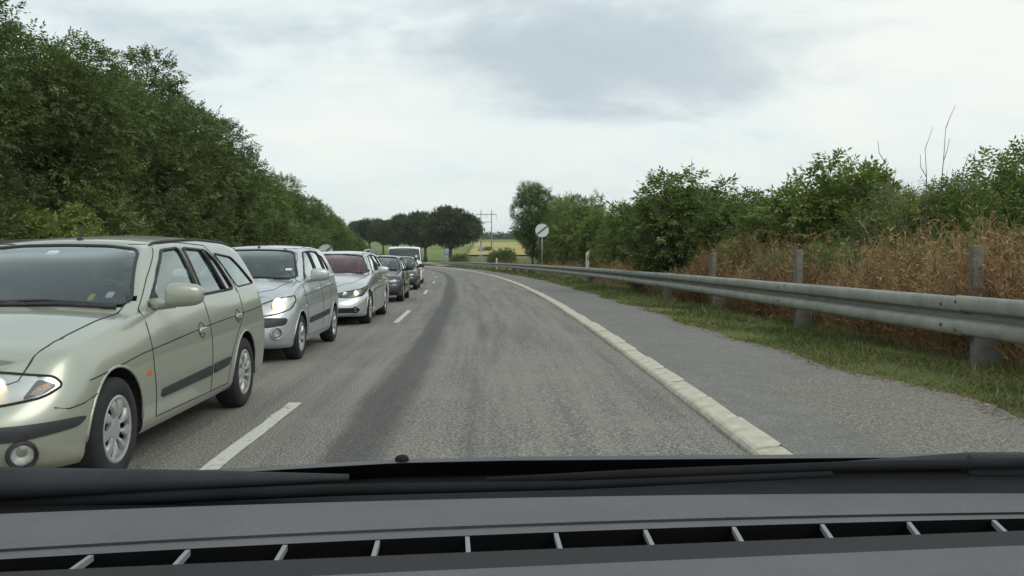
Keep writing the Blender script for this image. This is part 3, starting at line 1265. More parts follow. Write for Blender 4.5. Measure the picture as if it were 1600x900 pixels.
    G[:, :, 2] = E[:, None, 2] + gh.get('crown', 0.03) * (1 - np.abs(vv[None, :]) ** 2.2) * np.minimum(1, E[:, None, 0] / max(1e-3, gh['wr']) * 1.1)
    add_grid(G, True)
    bm = bmesh.new()
    bv = [bm.verts.new(v) for v in V]
    for f in F:
        try:
            bm.faces.new([bv[i] for i in f])
        except ValueError:
            pass
    bmesh.ops.remove_doubles(bm, verts=bm.verts, dist=4e-4)
    bmesh.ops.dissolve_degenerate(bm, edges=bm.edges, dist=2e-4)
    bm.normal_update()
    car.bvh = BVHTree.FromBMesh(bm)
    bm.verts.ensure_lookup_table()
    bm.faces.ensure_lookup_table()
    # ---------- panels: every face gets one
    C = np.array([f.calc_center_median() for f in bm.faces])
    Nn = np.array([f.normal for f in bm.faces])
    tagf = np.zeros(len(C), int)                       # 0 body, -1 hole, 1.. panels
    YZ = C[:, 1:3]
    XZ = C[:, [0, 2]]
    XY = C[:, :2]
    sidef = np.abs(Nn[:, 0]) > 0.45
    panels = []
    for i, dp in enumerate(sp.get('doors', [])):
        ii = inside(YZ, dp) & (np.abs(C[:, 0]) > 0.35 * W)
        tagf[ii & (C[:, 0] > 0)] = 10 + i
        tagf[ii & (C[:, 0] < 0)] = 20 + i
    if 'bonnet' in sp:
        bp = sp['bonnet']
        full = bp + [(-x, y) for x, y in reversed(bp)]
        ii = inside(XY, full) & (Nn[:, 2] > 0.25) & (C[:, 1] < sp['deck_end']) & (C[:, 2] < sp['bonnet_zmax'])
        tagf[ii] = 1
    gb = np.concatenate([B0, (B0 * np.array((-1, 1)))[::-1]])
    gb = gb.copy()
    gb[:, 0] *= 0.93
    gb[:, 1] = gh['yb0'] + 0.06 + (gb[:, 1] - gh['yb0']) * 0.97
    tagf[inside(XY, [tuple(q) for q in gb[::2]]) & (Nn[:, 2] > 0.6) & (C[:, 2] < np.interp(C[:, 1], yz[:, 0], yz[:, 1]) + 0.10)] = -1

    def cut(mask, poly, ax):
        tagf[mask] = -1

    for wp in sp['windows']:
        poly = rounded(wp['poly'], wp.get('r', 0.05))
        wp['_p'] = poly
        cut(inside(YZ, poly) & sidef & (C[:, 2] > 0.7), poly, 0)
    wsx = sp['windscreen']
    wpoly = rounded(wsx + [(-x, z) for x, z in reversed(wsx)], sp.get('ws_r', 0.06))
    midy = (gh['yr0'] + gh['yr1']) / 2
    zlo = min(q[1] for q in wpoly) + 0.10
    cut(inside(XZ, wpoly) & (C[:, 1] < gh['yr0'] + 0.40) & (C[:, 1] > gh['yb0'] - 0.01) & ((Nn[:, 2] < 0.93) | (C[:, 2] > zlo)), wpoly, 1)
    if 'rearwin' in sp:
        rp = rounded(sp['rearwin'] + [(-x, z) for x, z in reversed(sp['rearwin'])], 0.06)
        cut(inside(XZ, rp) & (C[:, 1] > midy) & (Nn[:, 1] > 0.2), rp, 1)
    r0 = sp['tyre']
    Ra = sp.get('arch', r0 + 0.055)
    for yw in sp['axles']:
        zc = sp.get('archz', r0)
        m1 = ((C[:, 1] - yw) ** 2 + (C[:, 2] - zc) ** 2 < Ra ** 2) & (np.abs(C[:, 0]) > W * 0.55) & sidef
        m1 |= (np.abs(C[:, 1] - yw) < Ra) & (C[:, 2] < zc) & (np.abs(C[:, 0]) > W * 0.55)
        tagf[m1] = -1
    # snap rims of the wheel arches to the circle
    for v in bm.verts:
        if abs(v.co.x) > W * 0.55:
            for yw in sp['axles']:
                dy, dz = v.co.y - yw, v.co.z - sp.get('archz', r0)
                q = math.hypot(dy, dz)
                if dz > -0.02 and Ra - 0.034 < q < Ra + 0.02 and v.co.z < 0.85:
                    v.co.y = yw + dy / q * Ra
                    v.co.z = sp.get('archz', r0) + dz / q * Ra
    # snap window rims
    vco = np.array([v.co for v in bm.verts])

    def snap_to(poly, ax, sel):
        D = np.array(dens(poly, 0.012))
        Q = vco[:, [1, 2]] if ax == 0 else vco[:, [0, 2]]
        lo, hi = D.min(0) - 0.03, D.max(0) + 0.03
        idx = np.nonzero(sel & (Q[:, 0] > lo[0]) & (Q[:, 0] < hi[0]) & (Q[:, 1] > lo[1]) & (Q[:, 1] < hi[1]))[0]
        for i_ in idx:
            dd_ = np.linalg.norm(D - Q[i_], axis=1)
            j_ = int(dd_.argmin())
            if dd_[j_] < step * 0.6:
                c_ = bm.verts[int(i_)].co
                if ax == 0:
                    c_.y, c_.z = D[j_]
                else:
                    c_.x, c_.z = D[j_]
    snap_to(wpoly, 1, (vco[:, 1] < gh['yr0'] + 0.40) & (vco[:, 1] > gh['yb0'] - 0.01) & (vco[:, 2] > min(q[1] for q in wpoly) - 0.02))
    for wp in sp['windows']:
        snap_to(wp['_p'], 0, (np.abs(vco[:, 0]) > 0.4 * W) & (vco[:, 2] > 0.75))
    normals = np.array([v.normal for v in bm.verts])
    # ---------- write the panel meshes
    def write(name, ids, mat, parent):
        sel = np.nonzero(np.isin(tagf, ids))[0]
        used, FF = {}, []
        for fi in sel:
            f = []
            for v in bm.faces[int(fi)].verts:
                if v.index not in used:
                    used[v.index] = len(used)
                f.append(used[v.index])
            FF.append(f)
        if not FF:
            return None
        ks = list(used)
        o = mk(name, [bm.verts[i_].co for i_ in ks], FF, mat, parent, True)
        o.data.normals_split_custom_set_from_vertices([Vector(normals[i_]) for i_ in ks])
        return o
    bm.verts.index_update()
    bm.normal_update()
    body = write('body', [0], pm, root)
    car.root, car.body = root, body
    if 'bonnet' in sp:
        car.bonnet = write('bonnet', [1], pm, root)
    car.doors = {}
    for i, dp in enumerate(sp.get('doors', [])):
        for s_, b_ in ((1, 10), (-1, 20)):
            car.doors[(i, s_)] = write('door', [b_ + i], pm, root)
    bm.free()
    # ---------- glass and rubbers
    gm = sp.get('glass', glass)
    for wp in sp['windows']:
        for s_ in (1, -1):
            par = car.doors.get((wp.get('door', -1), s_)) or body
            V_, F_ = patch_data(car, [tuple(p) for p in wp['_p']], 90, -0.006, 0.06, 0, 0)
            m2 = strip(car, wp['_p'], 90, wp.get('trim', 0.013), 0.0, True, 0.05, 6)
            if s_ < 0:
                V_, F_ = mirror_vf(V_, F_)
                m2.V, m2.F = mirror_vf(m2.V, m2.F)
            g_ = mk('window_pane', V_, F_, gm, par, True)
            m2.build('window_seal', trim_m, par, True)
            if 'bar' in wp:
                m3 = strip(car, wp['bar'], 90, 0.017, 0.004, False, 0.05, 6)
                if s_ < 0:
                    m3.V, m3.F = mirror_vf(m3.V, m3.F)
                m3.build('window_divider', trim_m, par, True)
    V_, F_ = patch_data(car, wpoly, 0, -0.005, 0.06, 0, 0)
    wso = mk('windscreen', V_, F_, sp.get('wglass', wglass), root, True)
    strip(car, wpoly, 0, sp.get('ws_trim', 0.014), 0.0, True, 0.05, 6).build('windscreen_seal', trim_m, wso, True)
    if 'rearwin' in sp:
        c_ = car.bvh
        V_, F_ = [], []
        bd = dens(rp, 0.08)
        B = np.array(bd)
        r_ = geometry.delaunay_2d_cdt([Vector(p) for p in bd], [(i_, (i_ + 1) % len(bd)) for i_ in range(len(bd))], [], 1, 1e-6)
        for v in r_[0]:
            h_ = c_.ray_cast(Vector((v[0], 8, v[1])), Vector((0, -1, 0)))[0]
            V_.append(h_ if h_ is not None else Vector((v[0], gh['yr1'], v[1])))
        mk('rear_window', V_, [tuple(f) for f in r_[2]], gm, root, True)
    # ---------- gaps
    for gpoly, phi, cl in sp.get('gaps_and_creases', []):
        for s_ in (False, True):
            strip(car, gpoly, phi, 0.0045, -0.0005, cl, 0.05, 4, s_).build('panel_gap_or_crease', gap_m, body)  # body creases too: their shade is drawn as a dark strip
    if 'bonnet' in sp:
        for s_ in (False, True):
            strip(car, sp['bonnet'], 0, 0.0045, 0.0, False, 0.05, 4, s_, top=True).build('panel_gap_or_crease', gap_m, body)
    for ml in sp.get('mouldings', []):
        for s_, par in ((False, body), (True, body)):
            patch(car, 'side_moulding', rounded(ml, 0.03), 90, 0.010, sp.get('mould_m', blackp), par, 0.05, 0.006, 0.02, mirror=s_)
    # ---------- underbody, wells, wheels
    m = MB()
    m.box((0, L * 0.5, 0.235), (W * 1.5, L * 0.86, 0.03))
    m.build('underbody', under_m, root)
    for yw in sp['axles']:
        for s_ in (-1, 1):
            V_, F_ = [], []
            n = 20
            for i_ in range(n + 1):
                th = math.pi * (i_ / n) * 1.1 - 0.05 * math.pi
                for x in (0.46 * W, W * 0.965):
                    V_.append((s_ * x, yw + math.cos(th) * (Ra + 0.004), sp.get('archz', r0) + math.sin(th) * (Ra + 0.004)))
            F_ = [(2 * i_, 2 * i_ + 1, 2 * i_ + 3, 2 * i_ + 2) for i_ in range(n)]
            b_ = len(V_)
            V_.append((s_ * 0.46 * W, yw, r0))
            F_ += [(2 * i_, 2 * i_ + 2, b_) for i_ in range(n)]
            mk('wheel_well', V_, F_, under_m, root)
            lathe_wheel(root, s_, yw, r0, sp['rim'], sp.get('tw', 0.19), W - sp.get('wheel_in', 0.025), sp['cover'], sp['cover_m'], under_m)
            # lip of the arch
            pts = []
            for i_ in range(25):
                th = math.pi * i_ / 24
                yy, zz = yw + math.cos(th) * Ra, sp.get('archz', r0) + math.sin(th) * Ra
                p_ = project(car.bvh, 90, yy, max(zz, 0.25), -0.004)
                pts.append((s_ * p_.x, yy, zz))
            MB().tube(pts, sp.get('lip', 0.010), 6).build('arch_lip', sp.get('lip_m', pm), body, True)
    # ---------- lamps
    for lp in sp['lamps']:
        phi = lp['phi']
        c_, s_ = math.cos(R(phi)), math.sin(R(phi))
        poly = rounded([(x * c_ + y * s_, z) for x, y, z in lp['pts']], lp.get('r', 0.05), 5)
        for mir in (False, True):
            hl = empty('headlight')
            hl.parent = root
            patch(car, 'housing', poly, phi, 0.004, lp.get('hm', chrome), hl, 0.03, 0, 0.015, mirror=mir)
            for (x, y, z, rad, mt) in lp['bulbs']:
                lit_ = mt is lamp_on
                p_ = project(car.bvh, phi, x * c_ + y * s_, z, 0.012 if lit_ else 0.003)
                q = MB().ellipsoid((0, 0, 0), (rad, 0.014 if lit_ else 0.010, rad), 18, 8)
                Mr = Matrix.Rotation(R(phi), 3, 'Z')
                q.V = [tuple(Mr @ Vector(v) + p_) for v in q.V]
                if mir:
                    q.V, q.F = mirror_vf(q.V, q.F)
                q.build('bulb', mt, hl, True)
            for (pl, mt) in lp.get('extras', []):
                pp = rounded([(x * c_ + y * s_, z) for x, y, z in pl], 0.02, 3)
                patch(car, 'indicator', pp, phi, 0.009, mt, hl, 0.03, 0, 0.01, mirror=mir)
            patch(car, 'lens', poly, phi, 0.007, lens_m, hl, 0.03, 0.022, 0.02, mirror=mir)
            m2 = strip(car, poly, phi, lp.get('rim', 0.007), 0.004, True, 0.03, 5, mir)
            m2.build('lamp_seal', gap_m, hl, True)
    # ---------- mirrors
    mr = sp['mirror']
    for s_ in (-1, 1):
        mo = empty('wing_mirror', (s_ * mr['x'], mr['y'], mr['z']), s_ * mr.get('rz', 0.1))
        mo.parent = root
        def shape(x, y, z):
            return (x, y if y < 0 else y * 0.35, z * (1.0 - 0.12 * x * s_) - 0.10 * x * s_ * 0)
        shade_auto(MB().ellipsoid((0, 0, 0), mr['s'], 22, 14, 0.62, shape).build('shell', mr.get('m', pm), mo, True), 60)
        MB().ellipsoid((0, mr['s'][1] * 0.35, 0), (mr['s'][0] * 0.86, 0.006, mr['s'][2] * 0.8), 18, 8, 0.6).build('mirror_glass', chrome, mo, True)
        MB().tube([(-s_ * mr['s'][0] * 0.5, 0, -mr['s'][2] * 0.55), (-s_ * (mr['s'][0] + 0.10), 0.02, -mr['s'][2] * 0.85)], [0.045, 0.04], 8).build('stalk', mr.get('sm', mr.get('m', pm)), mo, True)
    # sail (black triangle before the window)
    for sl in sp.get('sails', []):
        patch(car, 'mirror_sail', rounded(sl, 0.02), 90, 0.006, blackp, root, 0.05, 0, 0.01, both=True)
    # ---------- interior
    yi0, yi1 = gh['yb0'] + 0.25, gh['yb1'] - 0.12
    zt = sp['sill'] - 0.04
    wi = W * 0.80
    V_ = [(-wi, yi0, zt), (wi, yi0, zt), (wi, yi1, zt), (-wi, yi1, zt), (-wi, yi0, 0.3), (wi, yi0, 0.3), (wi, yi1, 0.3), (-wi, yi1, 0.3)]
    mk('cabin_lining', V_, [(4, 5, 6, 7), (0, 1, 5, 4), (1, 2, 6, 5), (2, 3, 7, 6), (3, 0, 4, 7)], lining_m, root)
    da = MB()
    dy = gh['yb0'] + 0.22
    da.add([(-wi, dy, zt), (wi, dy, zt), (wi, dy + 0.32, zt + 0.015), (-wi, dy + 0.32, zt + 0.015), (-wi, dy + 0.46, zt - 0.13), (wi, dy + 0.46, zt - 0.13), (-wi, dy + 0.4, zt - 0.4), (wi, dy + 0.4, zt - 0.4)],
           [(0, 1, 2, 3), (3, 2, 5, 4), (4, 5, 7, 6)])
    da.build('dashboard', lining_m, root)
    sy = sp['seat_y']
    for x in (-0.36, 0.36):
        st_ = empty('seat', (x, sy, 0.32))
        st_.parent = root
        def cush(name, c0, sz, rx):
            q = MB().ellipsoid((0, 0, 0), sz, 16, 10, 0.45)
            q.build(name, seat_m, st_, True, loc=c0, rot=(rx, 0, 0))
        cush('cushion', (0, -0.12, 0.12), (0.25, 0.26, 0.09), 0.1)
        cush('backrest', (0, 0.20, 0.45), (0.24, 0.075, 0.33), -0.25)
        cush('headrest', (0, 0.31, 0.83), (0.13, 0.055, 0.085), -0.2)
    q = MB().ellipsoid((0, 0, 0), (wi * 0.9, 0.10, 0.30), 16, 10, 0.4)
    if sp['axles'][1] < gh['yb1'] - 0.2 and sp.get('bench', True):
        q.build('rear_bench', seat_m, root, True, loc=(0, sy + 0.95, 0.72), rot=(-0.3, 0, 0))
    sw = MB()
    ring = [(0.185 * math.cos(t), 0, 0.185 * math.sin(t)) for t in np.linspace(0, 2 * math.pi, 25)[:-1]]
    sw.tube(ring, 0.016, 8, True)
    sw.ellipsoid((0, 0, 0), (0.075, 0.03, 0.06), 12, 6)
    for t in (0.1, math.pi - 0.1, -math.pi / 2):
        sw.tube([(0.05 * math.cos(t), 0, 0.05 * math.sin(t)), (0.18 * math.cos(t), 0, 0.18 * math.sin(t))], 0.016, 6)
    sw.build('steering_wheel', blackp, root, True, loc=(0.36, sy - 0.52, zt - 0.02 + 0.06), rot=(R(25), 0, 0))
    m = MB().ellipsoid((0, 0, 0), (0.12, 0.025, 0.035), 14, 8, 0.5)
    zi = float(np.interp(gh['yr0'] + 0.2, [q_[0] for q_ in gh['zr']], [q_[1] for q_ in gh['zr']]))
    m.build('interior_mirror', blackp, root, True, loc=(0.0, gh['yr0'] - 0.02, zi - 0.13))
    return car


def wipers(car, specs, z_off=0.02):
    """specs: list of (polyline in (x, z) on the windscreen, radii)"""
    for pts, rr in specs:
        P = [project(car.bvh, 0, x, z, z_off + 0.01) for x, z in dens(pts, 0.06, False)]
        n = len(P)
        r = [rr[0] + (rr[1] - rr[0]) * i / (n - 1) for i in range(n)]
        MB().tube(P, r, 6).build('wiper', blackp, car.root, True)


def handle(car, y, z, door, cup=True, m=None):
    for s_ in (1, -1):
        par = car.doors.get((door, s_)) or car.body
        p = project(car.bvh, 90, y, z, 0.012)
        q = MB().ellipsoid((s_ * p.x, p.y, p.z), (0.012, 0.085, 0.022), 14, 8, 0.6)
        q.build('handle', m or car.paint, par, True)
        if cup:
            ring = []
            for t in np.linspace(0, 2 * math.pi, 21)[:-1]:
                pp = project(car.bvh, 90, y + 0.065 * math.cos(t), z + 0.055 * math.sin(t), 0.0)
                ring.append((s_ * pp.x, pp.y, pp.z))
            MB().tube(ring, 0.004, 4, True).build('handle_recess', gap_m, par)


def fog_lamp(car, phi, x, y, z, r, ringm=blackp, refl=chrome):
    c_, s_ = math.cos(R(phi)), math.sin(R(phi))
    for mir in (False, True):
        p = project(car.bvh, phi, x * c_ + y * s_, z, 0.024)
        f = empty('fog_lamp', (-p.x if mir else p.x, p.y, p.z))
        f.parent = car.root
        nn_ = car.bvh.find_nearest(p)[1]
        if nn_.y > 0:
            nn_ = -nn_
        nn_ = Vector((-nn_.x if mir else nn_.x, nn_.y, nn_.z * 0.4))
        f.rotation_euler = (-nn_).to_track_quat('Y', 'Z').to_euler()
        MB().lathe([(0.05, r * 1.28), (-0.006, r * 1.22), (-0.016, r * 1.08), (0.012, r)], 26, 'Y').build('bezel', ringm, f, True)
        MB().lathe([(0.014, r), (0.02, r * 0.6), (0.03, 0.001)], 26, 'Y').build('reflector', refl, f, True)
        MB().lathe([(0.0, r), (-0.012, r * 0.75), (-0.018, r * 0.4), (-0.02, 0.001)], 26, 'Y').build('lens', lens_m, f, True)


def antenna(car, y, x=0.0, ln=0.12, lean=0.6):
    p = project_top(car.bvh, x, y, -0.005)
    m = MB().ellipsoid((p.x, p.y, p.z + 0.008), (0.02, 0.04, 0.014), 10, 6)
    m.tube([(p.x, p.y, p.z + 0.01), (p.x, p.y + ln * lean, p.z + ln)], [0.008, 0.005], 6)
    m.build('antenna', blackp, car.root, True)


def plate(car, z, w=0.5, h=0.11):
    p = project(car.bvh, 0, 0, z, 0.015)
    bevel(MB().box((0, p.y, z), (w, 0.012, h)).build('number_plate', bsdf('plate_white', (0.7, 0.7, 0.68), 0.5), car.root), 0.004, 1)


def road_rz(d):
    return math.atan(0.012 + 2 * d / 1460.0)

# ------------------------------------------------------------------ people at the wheel
skin_m = bsdf('skin', (0.42, 0.25, 0.17), 0.55, var=0.08, vscale=12)
dark_eye = bsdf('eye_dark', (0.02, 0.015, 0.012), 0.3)


def person_base():
    """seated figure, hips at the origin, facing -Y, hands on a wheel in front; one continuous skinned surface"""
    J = [((0, 0, 0.02), .14, .12), ((0, .03, .20), .145, .105), ((0, .07, .38), .16, .11), ((0, .09, .50), .12, .085), ((0, .085, .575), .055, .055),
         ((0, .075, .64), .055, .058), ((0, .055, .72), .078, .09), ((0, .06, .80), .075, .09),
         ((.19, .08, .475), .065, .065), ((.25, -.02, .24), .048, .048), ((.20, -.27, .30), .036, .034), ((.175, -.335, .33), .030, .022), ((.165, -.375, .345), .02, .016),
         ((-.19, .08, .475), .065, .065), ((-.25, -.02, .24), .048, .048), ((-.20, -.27, .30), .036, .034), ((-.175, -.335, .33), .030, .022), ((-.165, -.375, .345), .02, .016),
         ((.10, -.05, .0), .10, .09), ((.14, -.42, .10), .07, .07), ((.14, -.60, -.22), .05, .05),
         ((-.10, -.05, .0), .10, .09), ((-.14, -.42, .10), .07, .07), ((-.14, -.60, -.22), .05, .05)]
    E = [(0, 1), (1, 2), (2, 3), (3, 4), (4, 5), (5, 6), (6, 7), (3, 8), (8, 9), (9, 10), (10, 11), (11, 12), (3, 13), (13, 14), (14, 15), (15, 16), (16, 17),
         (0, 18), (18, 19), (19, 20), (0, 21), (21, 22), (22, 23)]
    # short fingers closed on the rim
    for s in (1, -1):
        b = 11 if s > 0 else 16
        for k in range(4):
            z = 0.355 - 0.022 * k
            J.append(((s * .165, -.385, z), .010, .010))
            J.append(((s * .158, -.415, z - .006), .0085, .0085))
            E += [(b + 1, len(J) - 2), (len(J) - 2, len(J) - 1)]
        J.append(((s * .145, -.355, .36), .010, .010))
        J.append(((s * .135, -.385, .372), .009, .009))
        E += [(b, len(J) - 2), (len(J) - 2, len(J) - 1)]
    me = bpy.data.meshes.new('person_skeleton')
    me.from_pydata([j[0] for j in J], E, [])
    o = bpy.data.objects.new('person_skeleton', me)
    col.objects.link(o)
    o.modifiers.new('skin', 'SKIN').use_smooth_shade = True
    for i, j in enumerate(J):
        sv = me.skin_vertices[0].data[i]
        sv.radius = (j[1], j[2])
        sv.use_root = (i == 0)
    o.modifiers.new('sub', 'SUBSURF').levels = 2
    o.modifiers['sub'].render_levels = 2
    dg = bpy.context.evaluated_depsgraph_get()
    res = bpy.data.meshes.new_from_object(o.evaluated_get(dg))
    bpy.data.objects.remove(o)
    # face: nose and brow
    for v in res.vertices:
        c = v.co
        if c.z > 0.62 and c.y < 0.02:
            k = math.exp(-((c.x / 0.016) ** 2 + ((c.z - 0.735) / 0.022) ** 2))
            c.y -= 0.022 * k
            k = math.exp(-((abs(c.x) - 0.032) / 0.014) ** 2 - ((c.z - 0.76) / 0.012) ** 2)
            c.y += 0.010 * k
    return res


PBASE = person_base()
hair_base = MB().ellipsoid((0, .072, .80), (.088, .098, .088), 18, 12, 1.0, lambda x, y, z: (x, y if (y > -0.55 or z > 0.35) else -0.55, z if (z > -0.2 or y > 0.1) else -0.2))


def person(car, x, y, z, label, shirt, hair, rz=0.0):
    me = PBASE.copy()
    shirt_m = bsdf('shirt_' + str(len(MATS)), shirt, 0.9, var=0.15, vscale=15)
    trous = bsdf('trousers', (0.03, 0.035, 0.05), 0.9)
    hair_m = bsdf('hair_' + str(len(MATS)), hair, 0.7, var=0.3, vscale=40)
    me.materials.clear()
    for m in (shirt_m, skin_m, trous):
        me.materials.append(m)
    for p in me.polygons:
        c = p.center
        p.material_index = 1 if (c.z > 0.585 or c.y < -0.16 and c.z > 0.2) else (2 if c.z < 0.06 or c.y < -0.14 else 0)
        p.use_smooth = True
    M = car.root.matrix_basis
    loc = M @ Vector((x, y, z))
    o = link('person', me, None, loc, (0, 0, car.root.rotation_euler.z + rz))
    props(o, label, 'person', 'people sitting in the queued cars')
    hair_base.build('hair', hair_m, o, True)
    for s in (-1, 1):
        MB().ellipsoid((s * 0.032, -0.022, 0.755), (0.012, 0.006, 0.006), 8, 5).build('eye', dark_eye, o, True)
        MB().ellipsoid((s * 0.079, 0.065, 0.745), (0.010, 0.02, 0.032), 8, 6).build('ear', skin_m, o, True)
    MB().ellipsoid((0, -0.028, 0.688), (0.026, 0.006, 0.007), 10, 5).build('mouth', bsdf('lips', (0.30, 0.11, 0.09), 0.5), o, True)
    return o


cover_silver = bsdf('wheel_cover_silver', (0.46, 0.47, 0.46), 0.36, metal=0.55, var=0.12, vscale=12)
alloy = bsdf('alloy_silver', (0.55, 0.56, 0.57), 0.28, metal=0.8, var=0.1, vscale=12)
Q = 'cars queuing in the oncoming lane'

# ------------------------------------------------------------------ 1: sage green estate
pm = paint_mat('sage_metallic', (0.425, 0.445, 0.365), 0.5, 0.33, 0.06)
sp = dict(name='estate_car', label='pale sage green estate car with black bumper strip, leading the oncoming queue', cat='car', group=Q,
          loc=(-3.09, 4.31, 0), rz=0.020, paint=pm, W=0.85, L=4.40, step=0.026, rows=40, grows=30,
          plan=(0.62, 2.6, 0.34, 3.0, 0.03),
          front=[(0, .13), (.07, .05), (.2, .012), (.36, 0), (.47, .008), (.58, .045), (.72, .12), (.87, .23), (1, .36)],
          side=[(0, .045), (.06, .022), (.16, .012), (.3, 0), (.5, -.002), (.66, .006), (.80, .025), (.92, .05), (.98, .068), (1, .088)],
          rear=[(0, .10), (.12, .03), (.3, 0), (.45, 0), (.55, .03), (.7, .04), (.85, .05), (1, .07)],
          top=[(0, .695), (.2, .735), (.6, .825), (1.0, .895), (1.4, .945), (1.6, .955), (2.5, .985), (4.4, 1.045)],
          bottom=[.19, .19, .20, .22, .28], deck_end=1.75, crown=[0, .03, .055, .05],
          gh=dict(wb=.778, yb0=1.16, yb1=4.36, ab=.44, n=4.2, rb=.25, wr=.575, yr0=1.98, yr1=4.10, ar=.20, rr=.18,
                  zb=[(1.1, .925), (1.6, .935), (2.5, .965), (4.4, 1.02)], zr=[(1.9, 1.375), (2.3, 1.412), (3.0, 1.445), (3.7, 1.43), (4.1, 1.39)], crown=.032),
          windows=[dict(poly=[(1.55, .985), (1.78, 1.14), (2.12, 1.345), (2.44, 1.365), (2.47, 1.005)], door=0, r=.04),
                   dict(poly=[(2.56, 1.01), (2.53, 1.365), (3.00, 1.352), (3.17, 1.27), (3.36, 1.03)], door=1, r=.05, bar=[(2.92, 1.355), (3.12, 1.02)]),
                   dict(poly=[(3.20, 1.33), (3.66, 1.30), (3.82, 1.22), (4.06, 1.06), (3.50, 1.04)], r=.04, trim=.008)],
          windscreen=[(.0, .985), (.45, .985), (.695, 1.0), (.545, 1.345), (.3, 1.372), (0, 1.378)], ws_trim=.012, rearwin=[(.56, 1.10), (.45, 1.33)],
          doors=[[(1.40, .27), (1.335, .60), (1.33, .93), (1.60, 1.13), (2.02, 1.385), (2.50, 1.405), (2.51, .27)],
                 [(2.51, .27), (2.50, 1.405), (3.06, 1.39), (3.30, 1.22), (3.46, 1.0), (3.44, .80), (3.20, .66), (3.02, .50), (2.96, .27)]],
          gaps_and_creases=[([(1.40, .27), (1.335, .60), (1.34, .93), (1.66, 1.15), (2.07, 1.385), (2.50, 1.408), (2.51, .27)], 90, True),
                ([(2.51, .27), (2.50, 1.408), (3.06, 1.393), (3.30, 1.225), (3.46, 1.0), (3.44, .80), (3.20, .66), (3.02, .50), (2.96, .27)], 90, True),
                ([(.50, .625), (1.2, .70), (2.4, .775), (4.2, .845)], 90, False),  # body-side crease, its shade line drawn as a thin dark strip
                ([(.60, .515), (.68, .50), (.78, .515), (.92, .555)], 60, False)],
          bonnet=[(0, .20), (.27, .20), (.40, .20), (.555, .27), (.60, .50), (.635, 1.0), (.665, 1.34), (.655, 1.42)], bonnet_zmax=1.0,
          mouldings=[[(1.46, .385), (1.46, .44), (2.48, .475), (2.48, .40)], [(2.54, .403), (2.54, .478), (2.98, .49), (2.93, .425)]],
          axles=(.82, 3.46), tyre=.30, rim=.198, arch=.362, cover=(9, .70, .10, .012), cover_m=cover_silver, sill=.97, seat_y=2.35,
          lamps=[dict(phi=38, r=.07, pts=[(.30, .02, .535), (.52, .12, .538), (.70, .25, .575), (.745, .35, .625), (.70, .34, .672), (.54, .20, .692), (.32, .08, .690)],
                      bulbs=[(.53, .145, .615, .062, chrome), (.53, .145, .615, .046, lamp_on), (.38, .07, .615, .06, chrome), (.38, .07, .615, .045, lamp_on)],
                      extras=[([(.615, .19, .567), (.69, .26, .590), (.722, .33, .627), (.655, .28, .662)], bsdf('smoked', (0.16, 0.145, 0.135), 0.3)),
                              ([(.668, .24, .602), (.700, .28, .617), (.695, .30, .640), (.665, .26, .638)], bsdf('pale_amber', (.42, .16, .06), .3))])],
          mirror=dict(x=.955, y=1.60, z=1.045, s=(.125, .085, .078), rz=.25), sails=[[(1.50, .97), (1.53, 1.0), (1.68, 1.08), (1.72, .985)]])
estate = build_car(sp)
estate.paint = pm
handle(estate, 2.30, .755, 0)
handle(estate, 3.26, .80, 1)
fog_lamp(estate, 25, .635, .15, .295, .060)
for mir in (False, True):
    patch(estate, 'bumper_strip', rounded([(-.02, .362), (-.02, .440), (.55, .445), (.84, .452), (.925, .446), (.87, .402), (.55, .366)], .03), 40, .008, blackp, estate.root, .04, .012, .02, mirror=mir)
    patch(estate, 'side_repeater', rounded([(1.225, .552), (1.225, .588), (1.285, .588), (1.285, .552)], .01), 90, .004, amber, estate.root, .03, .006, .01, mirror=mir)
    r_ = MB().tube([project_top(estate.bvh, (-1 if mir else 1) * (.545 + .02 * math.sin((y - 2.02) / 2.1 * 3.1)), y, .006) for y in np.linspace(2.06, 4.0, 24)], [.004] + [.011] * 22 + [.004], 6)
    r_.build('roof_moulding', blackp, estate.root, True)
wipers(estate, [([(.64, .985), (.30, 1.005), (-.05, 1.0), (-.5, .995)], (.016, .010)), ([(.10, 1.0), (-.25, 1.035), (-.62, 1.0)], (.014, .009)), ([(.60, 1.0), (.2, 1.025), (-.2, 1.015)], (.008, .012))])
for mir in (False, True):
    patch(estate, 'grille', rounded([(.05, .575), (.05, .625), (.25, .635), (.25, .575)], .015), 0, .004, under_m, estate.root, .04, 0, .012, mirror=mir)
antenna(estate, 2.16, 0.02, .11, .5)
# stickers on the windscreen
for x, z, w, h, cm in ((.455, 1.040, .036, .040, bsdf('orange_sticker', (.45, .28, .08), .6)), (.555, 1.055, .042, .036, bsdf('white_sticker', (.42, .48, .51), .6)),
                       (.505, 1.335, .05, .018, bsdf('pale_sticker', (.55, .62, .62), .6)), (-.02, 1.325, .075, .03, bsdf('pale_sticker', (.55, .62, .62), .6))):
    patch(estate, 'sticker', rounded([(x - w / 2, z - h / 2), (x + w / 2, z - h / 2), (x + w / 2, z + h / 2), (x - w / 2, z + h / 2)], .01), 0, -.014, cm, estate.root, .03, 0, 0)
person(estate, .36, 2.40, .46, 'person in dark jacket driving the sage green estate car', (.05, .055, .065), (.03, .022, .015))

